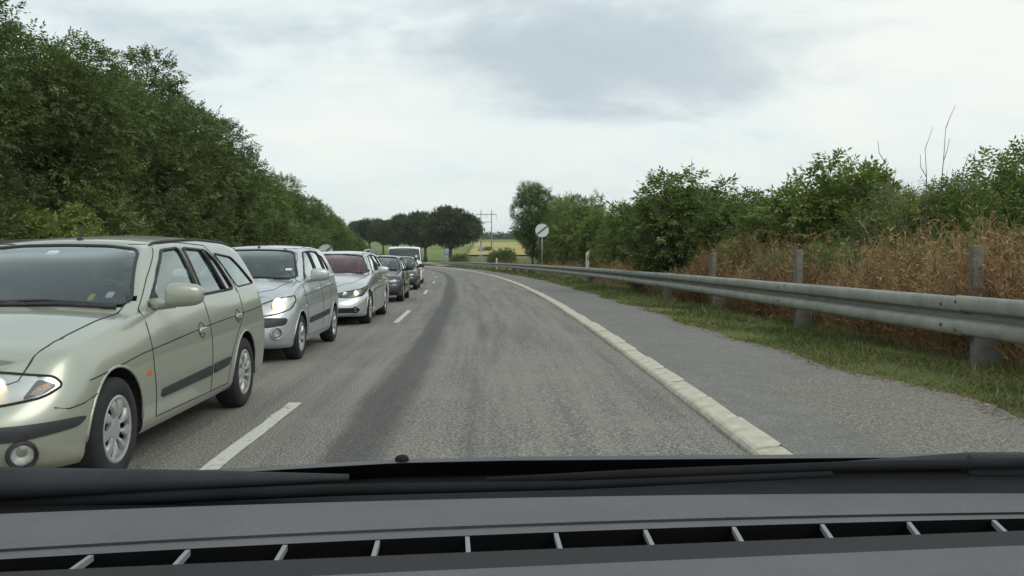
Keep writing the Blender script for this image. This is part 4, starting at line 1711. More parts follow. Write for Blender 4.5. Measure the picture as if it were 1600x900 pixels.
# ------------------------------------------------------------------ 2: silver hatchback
pm = paint_mat('silver_blue_metallic', (0.58, 0.61, 0.62), 0.6, 0.33, 0.07)
sp = dict(name='hatchback_car', label='small silver hatchback with large glowing headlight, behind the sage green estate', cat='car', group=Q,
          loc=(-3.50, 10.75, 0), rz=road_rz(11), paint=pm, W=.83, L=3.82, step=.036, rows=32, grows=22,
          plan=(.60, 2.5, .30, 3.0, .03),
          front=[(0, .12), (.06, .04), (.2, .0), (.38, 0), (.5, .015), (.62, .05), (.75, .12), (.88, .22), (1, .34)],
          side=[(0, .045), (.06, .022), (.16, .012), (.3, 0), (.5, -.002), (.66, .008), (.80, .03), (.92, .055), (.98, .068), (1, .088)],
          rear=[(0, .10), (.12, .03), (.3, 0), (.45, 0), (.55, .03), (.7, .04), (.85, .05), (1, .07)],
          top=[(0, .77), (.2, .81), (.6, .90), (1.0, .965), (1.25, .99), (1.5, 1.0), (3.8, 1.07)],
          bottom=[.18, .18, .20, .22, .28], deck_end=1.5, crown=[0, .03, .05, .045],
          gh=dict(wb=.757, yb0=.98, yb1=3.78, ab=.45, n=4.2, rb=.22, wr=.565, yr0=1.72, yr1=3.50, ar=.18, rr=.16,
                  zb=[(.9, .965), (1.5, .98), (3.8, 1.045)], zr=[(1.6, 1.405), (2.0, 1.445), (2.6, 1.465), (3.2, 1.445), (3.5, 1.41)], crown=.03),
          windows=[dict(poly=[(1.33, 1.025), (1.52, 1.16), (1.84, 1.372), (2.14, 1.395), (2.17, 1.045)], door=0, r=.04),
                   dict(poly=[(2.25, 1.05), (2.22, 1.398), (2.72, 1.39), (2.80, 1.36), (2.86, 1.08)], door=1, r=.05),
                   dict(poly=[(2.92, 1.09), (2.87, 1.35), (3.08, 1.31), (3.22, 1.12)], r=.05, trim=.01)],
          windscreen=[(0, 1.025), (.45, 1.025), (.675, 1.04), (.535, 1.378), (.3, 1.402), (0, 1.408)],
          rearwin=[(.55, 1.12), (.48, 1.36)],
          doors=[[(1.14, .27), (1.08, .60), (1.08, .97), (1.34, 1.16), (1.74, 1.42), (2.19, 1.44), (2.20, .27)],
                 [(2.20, .27), (2.19, 1.44), (2.82, 1.42), (2.95, 1.25), (3.0, 1.02), (2.96, .80), (2.78, .62), (2.66, .27)]],
          gaps_and_creases=[([(1.14, .27), (1.08, .60), (1.08, .97), (1.34, 1.18), (1.74, 1.425), (2.19, 1.443), (2.20, .27)], 90, True),
                ([(2.20, .27), (2.19, 1.443), (2.82, 1.425), (2.95, 1.25), (3.0, 1.02), (2.96, .80), (2.78, .62), (2.66, .27)], 90, True),
                ([(.95, .80), (2.2, .855), (3.3, .90)], 90, False)],  # crease along the doors, its shade put in as a dark strip
          bonnet=[(0, .36), (.36, .40), (.52, .50), (.565, .75), (.62, 1.05), (.64, 1.22)], bonnet_zmax=1.07,
          mouldings=[[(1.20, .43), (1.20, .505), (2.17, .53), (2.17, .45)], [(2.23, .452), (2.23, .532), (2.72, .545), (2.68, .47)]],
          axles=(.75, 3.205), tyre=.285, rim=.19, arch=.338, cover=(6, .62, 0, .015), cover_m=cover_silver, sill=1.0, seat_y=2.02,
          lamps=[dict(phi=38, r=.09, pts=[(.36, .06, .565), (.62, .16, .60), (.79, .36, .665), (.82, .50, .765), (.79, .52, .825), (.62, .34, .80), (.42, .16, .70), (.34, .10, .62)],
                      bulbs=[(.64, .26, .705, .10, chrome), (.64, .26, .705, .085, lamp_on), (.44, .13, .625, .055, chrome), (.44, .13, .625, .038, bsdf('dull_amber', (.35, .16, .08), .4))])],
          mirror=dict(x=.93, y=1.40, z=1.07, s=(.125, .09, .085), rz=.25), sails=[[(1.30, 1.01), (1.32, 1.03), (1.46, 1.12), (1.48, 1.03)]])
hatch = build_car(sp)
hatch.paint = pm
handle(hatch, 1.98, .86, 0, False)
handle(hatch, 2.86, .90, 1, False)
fog_lamp(hatch, 25, .64, .12, .375, .062, pm, bsdf('dull_reflector', (.42, .43, .43), .4, metal=.4))
for mir in (False, True):
    patch(hatch, 'bumper_strip', rounded([(-.02, .44), (-.02, .565), (.5, .565), (.74, .555), (.765, .53), (.72, .47), (.5, .445)], .03), 36, .006, blackp, hatch.root, .04, .012, .02, mirror=mir)
    patch(hatch, 'air_intake', rounded([(-.02, .26), (-.02, .37), (.40, .37), (.46, .32), (.42, .26)], .03), 20, .003, under_m, hatch.root, .05, 0, .01, mirror=mir)
    patch(hatch, 'side_repeater', rounded([(1.0, .655), (1.0, .685), (1.05, .685), (1.05, .655)], .01), 90, .004, bsdf('white_lens', (.6, .6, .58), .3), hatch.root, .03, .006, .01, mirror=mir)
wipers(hatch, [([(.60, 1.03), (.2, 1.045), (-.45, 1.04)], (.014, .009)), ([(.05, 1.03), (-.3, 1.06), (-.62, 1.04)], (.013, .009))])
antenna(hatch, 1.84, 0.0, .06, .5)
patch(hatch, 'sticker', rounded([(.50, 1.13), (.58, 1.13), (.58, 1.16), (.50, 1.16)], .01), 0, .003, bsdf('pale_sticker', (.55, .62, .62), .6), hatch.root, .03, 0, 0)
person(hatch, .36, 2.07, .50, 'person in pale shirt driving the small silver hatchback', (.45, .47, .48), (.08, .05, .03))

# ------------------------------------------------------------------ 3: silver executive estate
pm = paint_mat('silver_metallic', (0.60, 0.615, 0.615), 0.62, 0.30, 0.06)
sp = dict(name='estate_car', label='large silver estate car with pink tinted windscreen and silver roof rails', cat='car', group=Q,
          loc=(-3.70, 17.05, 0), rz=road_rz(18), paint=pm, W=.92, L=4.84, step=.045, rows=30, grows=20,
          plan=(.66, 2.5, .36, 3.0, .03),
          front=[(0, .10), (.05, .03), (.15, .0), (.36, 0), (.5, .02), (.62, .06), (.75, .13), (.88, .22), (1, .34)],
          side=[(0, .045), (.06, .02), (.16, .01), (.3, 0), (.5, -.002), (.64, .004), (.74, .03), (.90, .05), (.98, .066), (1, .088)],
          rear=[(0, .10), (.12, .03), (.3, 0), (.45, 0), (.55, .03), (.7, .04), (.85, .05), (1, .07)],
          top=[(0, .665), (.2, .71), (.6, .80), (1.2, .90), (1.6, .955), (1.9, .965), (4.8, 1.04)],
          bottom=[.17, .17, .18, .20, .26], deck_end=2.0, crown=[0, .03, .055, .05],
          gh=dict(wb=.845, yb0=1.46, yb1=4.80, ab=.46, n=4.2, rb=.25, wr=.60, yr0=2.25, yr1=4.48, ar=.20, rr=.18,
                  zb=[(1.4, .935), (2.0, .945), (4.8, 1.02)], zr=[(2.2, 1.37), (2.7, 1.425), (3.4, 1.445), (4.1, 1.42), (4.5, 1.38)], crown=.028),
          windows=[dict(poly=[(1.92, .995), (2.14, 1.15), (2.44, 1.345), (2.80, 1.375), (2.84, 1.015)], door=0, r=.04),
                   dict(poly=[(2.93, 1.02), (2.90, 1.378), (3.42, 1.368), (3.70, 1.05)], door=1, r=.05),
                   dict(poly=[(3.80, 1.06), (3.56, 1.35), (4.10, 1.31), (4.32, 1.10)], r=.05, trim=.01)],
          windscreen=[(0, .995), (.5, .995), (.755, 1.01), (.575, 1.345), (.3, 1.37), (0, 1.378)], wglass=pinkglass, rearwin=[(.60, 1.10), (.48, 1.33)],
          doors=[[(1.62, .27), (1.56, .60), (1.58, .94), (1.9, 1.14), (2.36, 1.39), (2.87, 1.415), (2.88, .27)],
                 [(2.88, .27), (2.87, 1.415), (3.48, 1.40), (3.78, 1.05), (3.78, .85), (3.46, .62), (3.34, .27)]],
          gaps_and_creases=[([(1.62, .27), (1.56, .60), (1.58, .94), (1.9, 1.16), (2.36, 1.395), (2.87, 1.417), (2.88, .27)], 90, True),
                ([(2.88, .27), (2.87, 1.417), (3.48, 1.403), (3.78, 1.05), (3.78, .85), (3.46, .62), (3.34, .27)], 90, True),
                ([(1.1, .775), (2.4, .82), (4.5, .87)], 90, False)],  # side crease: a dark strip stands for its line of shade
          bonnet=[(0, .36), (.34, .40), (.60, .60), (.74, 1.2), (.78, 1.66), (.74, 1.72)], bonnet_zmax=1.03,
          axles=(.82, 3.71), tyre=.325, rim=.228, arch=.372, cover=(10, .40, 0, .02), cover_m=alloy, sill=.97, seat_y=2.75, tw=.23,
          lamps=[dict(phi=38, r=.05, hm=bsdf('smoky_housing', (.16, .165, .17), .25, metal=.5),
                      pts=[(.40, .06, .545), (.62, .16, .535), (.82, .36, .575), (.90, .60, .735), (.89, .62, .765), (.74, .36, .70), (.52, .16, .635), (.38, .08, .60)],
                      bulbs=[(.72, .25, .615, .062, chrome), (.72, .25, .615, .05, lamp_on), (.55, .14, .59, .058, chrome), (.55, .14, .59, .045, bsdf('lamp_glass_grey', (.30, .31, .32), .15, metal=.6))])],
          mirror=dict(x=1.03, y=2.02, z=1.05, s=(.125, .085, .078), rz=.25), sails=[[(1.88, .98), (1.92, 1.0), (2.06, 1.09), (2.10, 1.0)]])
bmw = build_car(sp)
bmw.paint = pm
handle(bmw, 2.66, .80, 0, False)
handle(bmw, 3.62, .84, 1, False)
fog_lamp(bmw, 25, .70, .14, .30, .050, under_m, bsdf('dim_reflector', (.16, .16, .165), .3, metal=.5))
for mir in (False, True):
    patch(bmw, 'air_intake', rounded([(-.02, .235), (-.02, .345), (.70, .345), (.80, .315), (.74, .25)], .03), 28, .003, under_m, bmw.root, .05, 0, .01, mirror=mir)
    patch(bmw, 'grille', rounded([(.035, .52), (.035, .635), (.20, .65), (.27, .63), (.24, .54), (.16, .515)], .035), 0, .006, under_m, bmw.root, .04, 0, .015, mirror=mir)
    m_ = strip(bmw, rounded([(.035, .52), (.035, .635), (.20, .65), (.27, .63), (.24, .54), (.16, .515)], .035), 0, .011, .008, True, .04, 6, mir)
    m_.build('grille_surround', alloy, bmw.root, True)
    s_ = -1 if mir else 1
    pts = [(s_ * .545, 2.42, 1.40)] + [(s_ * (.56 + .01 * math.sin((y - 2.4) * 1.5)), y, project_top(bmw.bvh, .55, y).z + .055 * min(1, (y - 2.4) * 5, (4.42 - y) * 5)) for y in np.linspace(2.45, 4.38, 22)] + [(s_ * .55, 4.42, 1.38)]
    MB().tube(pts, .017, 8).build('roof_rail', alloy, bmw.root, True)
wipers(bmw, [([(.66, 1.0), (.2, 1.012), (-.4, 1.008)], (.012, .008)), ([(.05, 1.0), (-.3, 1.02), (-.68, 1.01)], (.012, .008))])
person(bmw, .37, 2.80, .45, 'person in red shirt at the wheel of the pink-windowed silver estate', (.55, .05, .05), (.10, .05, .03))
person(bmw, -.37, 2.80, .45, 'front passenger in red top in the pink-windowed silver estate', (.50, .07, .07), (.20, .12, .06))

# ------------------------------------------------------------------ 4 and 5: dark hatchbacks


def dark_hatch(name, label, loc, rz, pm, lamp_hm, wid=.85, hgt=1.0, lit=False):
    k = hgt
    sp = dict(name=name, label=label, cat='car', group=Q, loc=loc, rz=rz, paint=pm, W=wid, L=4.08, step=.055, rows=24, grows=16,
              plan=(.50, 2.8, .30, 3.0, .03),
              front=[(0, .08), (.06, .02), (.2, 0), (.38, 0), (.5, .03), (.62, .05), (.78, .07), (.9, .10), (1, .20)],
              side=[(0, .045), (.06, .02), (.16, .01), (.3, 0), (.5, -.002), (.66, .008), (.80, .03), (.92, .05), (.98, .066), (1, .085)],
              rear=[(0, .10), (.12, .03), (.3, 0), (.45, 0), (.55, .03), (.7, .04), (.85, .05), (1, .07)],
              top=[(0, .72), (.2, .75), (.6, .81), (1.1, .88), (1.4, .92), (1.7, .93), (4.1, 1.0)],
              bottom=[.20, .20, .20, .22, .28], deck_end=1.75, crown=[0, .02, .04, .04],
              gh=dict(wb=wid - .073, yb0=1.28, yb1=4.02, ab=.45, n=4.2, rb=.22, wr=wid - .285, yr0=2.0, yr1=3.7, ar=.16, rr=.16,
                      zb=[(1.2, .90), (1.7, .915), (4.1, .98)], zr=[(1.9, 1.335), (2.3, 1.375), (3.0, 1.39), (3.7, 1.34)], crown=.028),
              windows=[dict(poly=[(1.62, .965), (1.82, 1.10), (2.16, 1.305), (2.50, 1.325), (2.53, .98)], door=0, r=.04),
                       dict(poly=[(2.62, .985), (2.59, 1.325), (3.10, 1.315), (3.35, 1.01)], door=1, r=.05)],
              windscreen=[(0, .955), (.5, .955), (wid - .16, .97), (wid - .325, 1.31), (.3, 1.33), (0, 1.335)], rearwin=[(.56, 1.04), (.46, 1.29)],
              doors=[[(1.44, .27), (1.38, .60), (1.38, .91), (1.66, 1.09), (2.06, 1.345), (2.55, 1.36), (2.56, .27)],
                     [(2.56, .27), (2.55, 1.36), (3.15, 1.35), (3.42, 1.0), (3.38, .75), (3.08, .55), (2.96, .27)]],
              gaps_and_creases=[([(1.44, .27), (1.38, .60), (1.38, .91), (1.66, 1.11), (2.06, 1.35), (2.55, 1.363), (2.56, .27)], 90, True)],
              bonnet=[(0, .22), (.5, .26), (.66, .42), (.72, 1.2), (.70, 1.45)], bonnet_zmax=.98,
              mouldings=[[(1.48, .43), (1.48, .51), (2.52, .53), (2.52, .45)]],
              axles=(.84, 3.31), tyre=.30, rim=.195, arch=.352, cover=(8, .62, 0, .012), cover_m=cover_silver, sill=.95, seat_y=2.35,
              lamps=[dict(phi=20, r=.03, hm=lamp_hm, pts=[(.42, .03, .555), (.74, .14, .565), (.80, .24, .60), (.78, .24, .675), (.62, .12, .685), (.42, .06, .68)],
                          bulbs=[(.62, .10, .62, .05, lamp_on if lit else chrome)])],
              mirror=dict(x=wid + .105, y=1.72, z=1.01, s=(.125, .085, .078), rz=.25, m=blackp), sails=[])
    c = build_car(sp)
    c.paint = pm
    patch(c, 'grille', rounded([(-.42, .56), (-.42, .675), (.42, .675), (.42, .56)], .02), 0, .004, under_m, c.root, .05, 0, .012)
    patch(c, 'bumper_strip', rounded([(-.80, .36), (-.80, .50), (.80, .50), (.80, .36)], .04), 0, .008, blackp, c.root, .06, .012, .02)
    patch(c, 'front_skirt', rounded([(-.72, .21), (-.72, .33), (.72, .33), (.72, .21)], .04), 0, .006, under_m, c.root, .06, 0, .02)
    plate(c, .43)
    wipers(c, [([(.6, .962), (.1, .975), (-.5, .97)], (.012, .008))])
    return c


golf = dark_hatch('hatchback_car', 'dark grey-green hatchback with black bumper, behind the pink-windowed estate', (-4.09, 26.4, 0), road_rz(27),
                  paint_mat('dark_slate', (0.050, 0.060, 0.062), 0.4, 0.3, 0.10), bsdf('dull_lamp', (.22, .23, .24), .25, metal=.4))
antenna(golf, 2.15, 0, .08, .4)
person(golf, .36, 2.40, .42, 'person in grey top driving the dark grey-green hatchback', (.20, .21, .22), (.03, .02, .015))
patch(golf, 'sticker', [(-.12, 1.20), (.0, 1.20), (.0, 1.29), (-.12, 1.29)], 0, .003, bsdf('white_sticker', (.6, .66, .7), .6), golf.root, .05, 0, 0)
saloon = dark_hatch('hatchback_car', 'small dark bronze car just in front of the white van', (-4.74, 37.0, 0), road_rz(38),
                    paint_mat('dark_bronze', (0.075, 0.066, 0.055), 0.5, 0.3, 0.10), bsdf('dull_lamp', (.22, .23, .24), .25, metal=.4), .83)
person(saloon, .35, 2.40, .42, 'person in dark blue top driving the small dark bronze car', (.04, .06, .12), (.05, .03, .02))

# ------------------------------------------------------------------ 6: white van
pm = paint_mat('van_white', (0.82, 0.82, 0.80), 0.0, 0.35, 0.02)
sp = dict(name='delivery_van', label='tall white van at the tail of the oncoming queue', cat='van', group=Q,
          loc=(-5.55, 45.6, 0), rz=road_rz(47), paint=pm, W=.97, L=4.95, step=.06, rows=24, grows=18,
          plan=(.55, 2.7, .15, 4.0, .015),
          front=[(0, .08), (.06, .02), (.2, 0), (.36, 0), (.48, .02), (.6, .05), (.75, .11), (.88, .20), (1, .32)],
          side=[(0, .03), (.06, .012), (.16, .006), (.3, 0), (.5, 0), (.66, .004), (.80, .01), (.92, .02), (.98, .03), (1, .05)],
          rear=[(0, .05), (.12, .02), (.3, 0), (.45, 0), (.55, .0), (.7, .0), (.85, .01), (1, .02)],
          top=[(0, .92), (.2, .97), (.6, 1.08), (.9, 1.14), (1.2, 1.15), (4.95, 1.16)],
          bottom=[.22, .22, .22, .24, .28], deck_end=1.3, crown=[0, .03, .05, .05],
          gh=dict(wb=.93, yb0=.72, yb1=4.93, ab=.50, n=4.2, rb=.15, wr=.82, yr0=1.42, yr1=4.84, ar=.20, rr=.12,
                  zb=[(.6, 1.12), (1.3, 1.13), (5, 1.13)], zr=[(1.3, 1.86), (1.8, 1.915), (3, 1.94), (4.9, 1.92)], crown=.035),
          windows=[dict(poly=[(1.15, 1.20), (1.30, 1.36), (1.66, 1.74), (2.10, 1.76), (2.12, 1.20)], door=0, r=.06)],
          windscreen=[(0, 1.20), (.5, 1.20), (.845, 1.215), (.765, 1.80), (.3, 1.835), (0, 1.84)],
          doors=[[(.98, .30), (.92, .70), (.92, 1.12), (1.2, 1.40), (1.58, 1.80), (2.17, 1.82), (2.18, .30)]],
          gaps_and_creases=[([(.98, .30), (.92, .70), (.92, 1.12), (1.2, 1.42), (1.58, 1.805), (2.17, 1.822), (2.18, .30)], 90, True)],
          bonnet=[(0, .34), (.5, .42), (.70, .60), (.80, .85), (.78, .95)], bonnet_zmax=1.2,
          mouldings=[[(1.02, .46), (1.02, .56), (3.0, .56), (3.0, .46)]],
          axles=(.98, 3.98), tyre=.33, rim=.215, arch=.39, cover=(6, .6, 0, .01), cover_m=cover_silver, sill=1.17, seat_y=1.75, bench=False,
          lamps=[dict(phi=25, r=.05, pts=[(.52, .06, .70), (.78, .16, .70), (.92, .34, .76), (.92, .46, .95), (.80, .34, .97), (.58, .14, .86)],
                      bulbs=[(.74, .2, .80, .075, chrome)])],
          mirror=dict(x=1.12, y=1.18, z=1.30, s=(.11, .09, .17), rz=.2, m=blackp), sails=[])
van = build_car(sp)
van.paint = pm
patch(van, 'grille', rounded([(-.48, .72), (-.48, .86), (.48, .86), (.48, .72)], .03), 0, .004, under_m, van.root, .06, 0, .012)
patch(van, 'bumper_strip', rounded([(-.88, .24), (-.88, .52), (.88, .52), (.88, .24)], .06), 0, .008, blackp, van.root, .08, .012, .02)
plate(van, .42)
wipers(van, [([(.65, 1.21), (.1, 1.235), (-.6, 1.225)], (.014, .01))])
person(van, .38, 1.80, .72, 'person in dark top driving the tall white van', (.06, .06, .07), (.05, .03, .02))
patch(van, 'sticker', [(.60, 1.38), (.72, 1.38), (.70, 1.50), (.60, 1.50)], 0, .003, bsdf('pale_blue_sticker', (.35, .60, .66), .6), van.root, .06, 0, 0)

# ------------------------------------------------------------------ the car we look out of
own = empty('passenger_car', (0, 1.0, 0))
props(own, 'dark car in the foreground with grey dashboard and black wipers', 'car')
dash_m = bsdf('dashboard_plastic', (0.112, 0.114, 0.123), 0.7, var=0.10, vscale=7, bump=0.5, bscale=300)
lip_m = bsdf('dashboard_lip', (0.030, 0.032, 0.034), 0.8, spec=0.2, bump=0.2, bscale=420)
dark_m = bsdf('vent_dark', (0.004, 0.004, 0.004), 0.95, spec=0.1)
cowl_m = bsdf('cowl_black', (0.010, 0.0105, 0.012), 0.75, spec=0.15, var=0.3, vscale=9)
wip_m = bsdf('wiper_rubber', (0.026, 0.028, 0.031), 0.7, spec=0.3, var=0.25, vscale=12)
vane_m = bsdf('vent_vane', (0.22, 0.225, 0.23), 0.5)
own_paint = bsdf('own_black_paint', (0.006, 0.006, 0.007), 0.35)
UU = np.linspace(-160, 1760, 49)


def yline(pts):
    c = np.polyfit([p[0] for p in pts], [p[1] for p in pts], 2)
    return lambda u: float(np.polyval(c, u))


def own_line(pts, z):
    f = yline(pts)
    return [px_at_z(u, f(u), z(u) if callable(z) else z) for u in UU]


def loft(name, lines, mat, smooth=True, parent=own):
    V = [v - Vector((0, 1.0, 0)) for ln in lines for v in ln]
    n = len(UU)
    F = [(i * n + k, i * n + k + 1, (i + 1) * n + k + 1, (i + 1) * n + k) for i in range(len(lines) - 1) for k in range(n - 1)]
    o = mk(name, V, F, mat, parent, smooth)
    return shade_auto(o, 35)


ZD = 0.950
lA = own_line([(0, 803), (800, 778), (1600, 771)], ZD)
lA2 = [v + Vector((0, 0.10, -0.03)) for v in lA]
lM = own_line([(0, 832), (800, 800), (1600, 787)], ZD + 0.003)
lB = own_line([(0, 858), (800, 819), (1600, 800)], ZD)
lB1 = own_line([(0, 862), (800, 823), (1600, 803)], ZD - 0.004)
lB2 = own_line([(0, 867), (800, 827), (1600, 805)], ZD - 0.002)
lB3 = own_line([(0, 874), (800, 834), (1600, 810)], ZD - 0.002)
lB4 = [v + Vector((0, 0.004, -0.06)) for v in lB3]
lC = own_line([(0, 894), (800, 860), (1600, 829)], ZD - 0.002)
lC0 = [v + Vector((0, -0.004, -0.06)) for v in lC]
lD = own_line([(0, 922), (800, 886), (1600, 852)], ZD - 0.001)
lE = own_line([(0, 960), (800, 925), (1600, 890)], ZD - 0.006)
lFf = [v + Vector((0, -0.18, -0.05)) for v in lE]
lG = [v + Vector((0, -0.04, -0.35)) for v in lFf]
dash = loft('dashboard', [lA2, lA, lM, lB, lB1, lB2, lB3], dash_m)
loft('dashboard_lip', [lC, lD], lip_m, parent=dash)
loft('dashboard_pad', [lD, lE, lFf, lG], dash_m, parent=dash)
loft('vent_slot', [lB3, lB4, lC0, lC], dark_m, parent=dash)
fB3, fC = yline([(0, 874), (800, 834), (1600, 810)]), yline([(0, 894), (800, 860), (1600, 829)])
for ut, ub in ((-45, -95), (146, 110), (296, 272), (447, 431), (591, 583), (730, 732), (868, 876), (1007, 1020), (1145, 1160), (1283, 1300), (1418, 1436), (1550, 1572), (1680, 1706)):
    a = px_at_z(ut, fB3(ut) - 1, ZD - 0.003) - Vector((0, 1.0, 0))
    b = px_at_z(ub, fC(ub) + 1, ZD - 0.003) - Vector((0, 1.0, 0))
    d_ = (b - a).normalized()
    s_ = d_.cross(Vector((0, 0, 1))) * 0.0026
    dn = Vector((0, 0, -0.007))
    V = [a - s_, a + s_, b + s_, b - s_, a - s_ + dn, a + s_ + dn, b + s_ + dn, b - s_ + dn]
    mk('vent_vane', V, [(0, 1, 2, 3), (7, 6, 5, 4), (0, 4, 5, 1), (1, 5, 6, 2), (2, 6, 7, 3), (3, 7, 4, 0)], vane_m, dash)
# cowl below the glass, up to the rear edge of the bonnet
l0 = [v + Vector((0, 0.012, -0.012)) for v in lA]
l1 = [v + Vector((0, 0.07, -0.025)) for v in l0]
top_pts = [(0, 742), (620, 718), (800, 713), (1600, 707)]
fT = lambda u: float(np.interp(u, [-500, 0, 350, 620, 800, 1600, 2100], [765, 745, 733, 717.5, 713.5, 707.5, 707]))
l2 = [px_at_z(u, fT(u) + 28, 0.915) for u in UU]
l3 = [px_at_z(u, fT(u) + 6, 0.945) for u in UU]
l4 = [px_at_z(u, fT(u), 0.947) for u in UU]
loft('windscreen_cowl', [l0, l1, l2], cowl_m)
bon = [l2, l3, l4]
for dy, dz in ((0.25, 0.085), (0.5, 0.19), (0.8, 0.33), (0.95, 0.46), (1.0, 0.70)):
    bon.append([Vector((v.x * (1 - 0.10 * dy), v.y + dy, v.z - dz)) for v in l4])
loft('bonnet', bon, own_paint)
# left wiper arm and blade
f1, f2 = (lambda u: float(np.interp(u, [-300, 0, 330, 545], [724, 727, 733, 740]))), (lambda u: float(np.interp(u, [-300, 0, 330, 545], [800, 783, 766, 752])))
pts, rr = [], []
for u in np.linspace(-300, 545, 20):
    vm = (f1(u) + f2(u)) / 2
    p = px_at_d(u, vm, 1.36 - 0.00006 * (545 - u)) - Vector((0, 1.0, 0))
    pts.append(p)
    rr.append((f2(u) - f1(u)) / 2 / F_PX * 1.36)
MB().tube(pts, rr, 12, flat=0.9).build('wiper_arm', wip_m, own, True)
pts = [px_at_d(u, v, 1.33) - Vector((0, 1.0, 0)) for u, v in ((-100, 790), (200, 779), (520, 766), (900, 758), (1300, 741))]
MB().tube(pts, [.012, .010, .009, .007, .005], 8).build('wiper_blade', cowl_m, own, True)
# right wiper arm with its thicker foot
pts = [px_at_d(u, v, 1.36) - Vector((0, 1.0, 0)) for u, v in ((1270, 731), (1400, 724), (1500, 720), (1540, 722))]
MB().tube(pts, [.006, .009, .012, .014], 10).build('wiper_arm', wip_m, own, True)
q0, q1 = px_at_d(1506, 724, 1.36) - Vector((0, 1.0, 0)), px_at_d(1760, 726, 1.36) - Vector((0, 1.0, 0))
bevel(MB().box(tuple((q0 + q1) / 2), ((q1 - q0).length, 0.03, 0.033)).build('wiper_foot', wip_m, own), 0.008, 3)
pts = [px_at_d(u, v, 1.34) - Vector((0, 1.0, 0)) for u, v in ((760, 752), (1000, 741), (1320, 729), (1700, 722))]
MB().tube(pts, [.006, .008, .008, .008], 8).build('wiper_blade', cowl_m, own, True)
# washer nozzle on the bonnet edge
p = px_at_z(628, 717, 0.947) - Vector((0, 1.0, 0))
MB().ellipsoid(tuple(p), (.012, .012, .007), 12, 7).build('washer_nozzle', cowl_m, own, True)
# front wheels and sill of the same car, below the line of sight
for s_ in (-1, 1):
    w = empty('wheel', (0.05 + s_ * 0.74, 1.0, 0.30))
    w.parent = own
    MB().lathe([(-.1, .19), (-.1, .28), (-.07, .30), (.07, .30), (.1, .28), (.1, .19)], 28, 'X').build('tyre', rubber, w, True)
MB().box((0.05, 0.75, 0.42), (1.55, 2.0, 0.40)).build('front_structure', under_m, own)

# ================================================================== VEGETATION
def leaf_mat(name, dark, mid, light, trans=0.28, rough=0.7):
    m = bpy.data.materials.new(name)
    m.use_nodes = True
    nt = NT(m.node_tree)
    at = nt.n('ShaderNodeAttribute', attribute_name='tint')
    oi = nt.n('ShaderNodeObjectInfo')
    f = nt.math('ADD', at.outputs['Fac'], nt.math('MULTIPLY', nt.math('SUBTRACT', oi.outputs['Random'], 0.5), 0.34))
    c = nt.ramp(f, [(0.05, c4(*dark)), (0.5, c4(*mid)), (0.95, c4(*light))])
    p = nt.n('ShaderNodeBsdfPrincipled', {'Base Color': c, 'Roughness': rough, 'Specular IOR Level': 0.18})
    t = nt.n('ShaderNodeBsdfTranslucent', {0: nt.mix(1.0, c, c4(1.15, 1.25, 0.6), 'MULTIPLY')})
    mx = nt.n('ShaderNodeMixShader', {0: trans, 1: p, 2: t})
    nt.n('ShaderNodeOutputMaterial', {0: mx})
    return m


bark = bsdf('bark', (0.075, 0.062, 0.048), 0.95, var=0.4, vscale=5, bump=0.6, bscale=14)


def unit(a):
    return a / np.maximum(np.linalg.norm(a, axis=-1, keepdims=True), 1e-9)


def leaves_mesh(name, mat, pos, axis, normal, ln, wd, tint, fold=0.18):
    """one folded diamond per leaf"""
    n = len(pos)
    side = unit(np.cross(axis, normal))
    nn = np.cross(side, axis)
    base = pos
    tip = pos + axis * ln[:, None]
    midp = pos + axis * (ln * 0.45)[:, None]
    L = midp + side * (wd * 0.5)[:, None] + nn * (wd * fold)[:, None]
    Rr = midp - side * (wd * 0.5)[:, None] + nn * (wd * fold)[:, None]
    V = np.stack([base, Rr, tip, L], 1).reshape(-1, 3)
    F = np.arange(4 * n).reshape(-1, 4)
    me = mesh_from(name, V, F, mat)
    at = me.attributes.new('tint', 'FLOAT', 'FACE')
    at.data.foreach_set('value', tint.astype(np.float32))
    return me


def crown_points(r, lobes, n, shell=0.45):
    """points and outward directions through the volume of many lobes, denser to the outside"""
    vol = np.array([a[3] * a[4] * a[5] for a in lobes]) ** (2 / 3)
    w = r.choice(len(lobes), n, p=vol / vol.sum())
    lb = np.array(lobes)[w]
    d = unit(r.normal(size=(n, 3)))
    rad = (shell + (1 - shell) * r.random(n)) ** 0.6
    rad *= 1 + 0.10 * r.normal(size=n)
    p = lb[:, :3] + d * lb[:, 3:6] * rad[:, None]
    return p, d, w


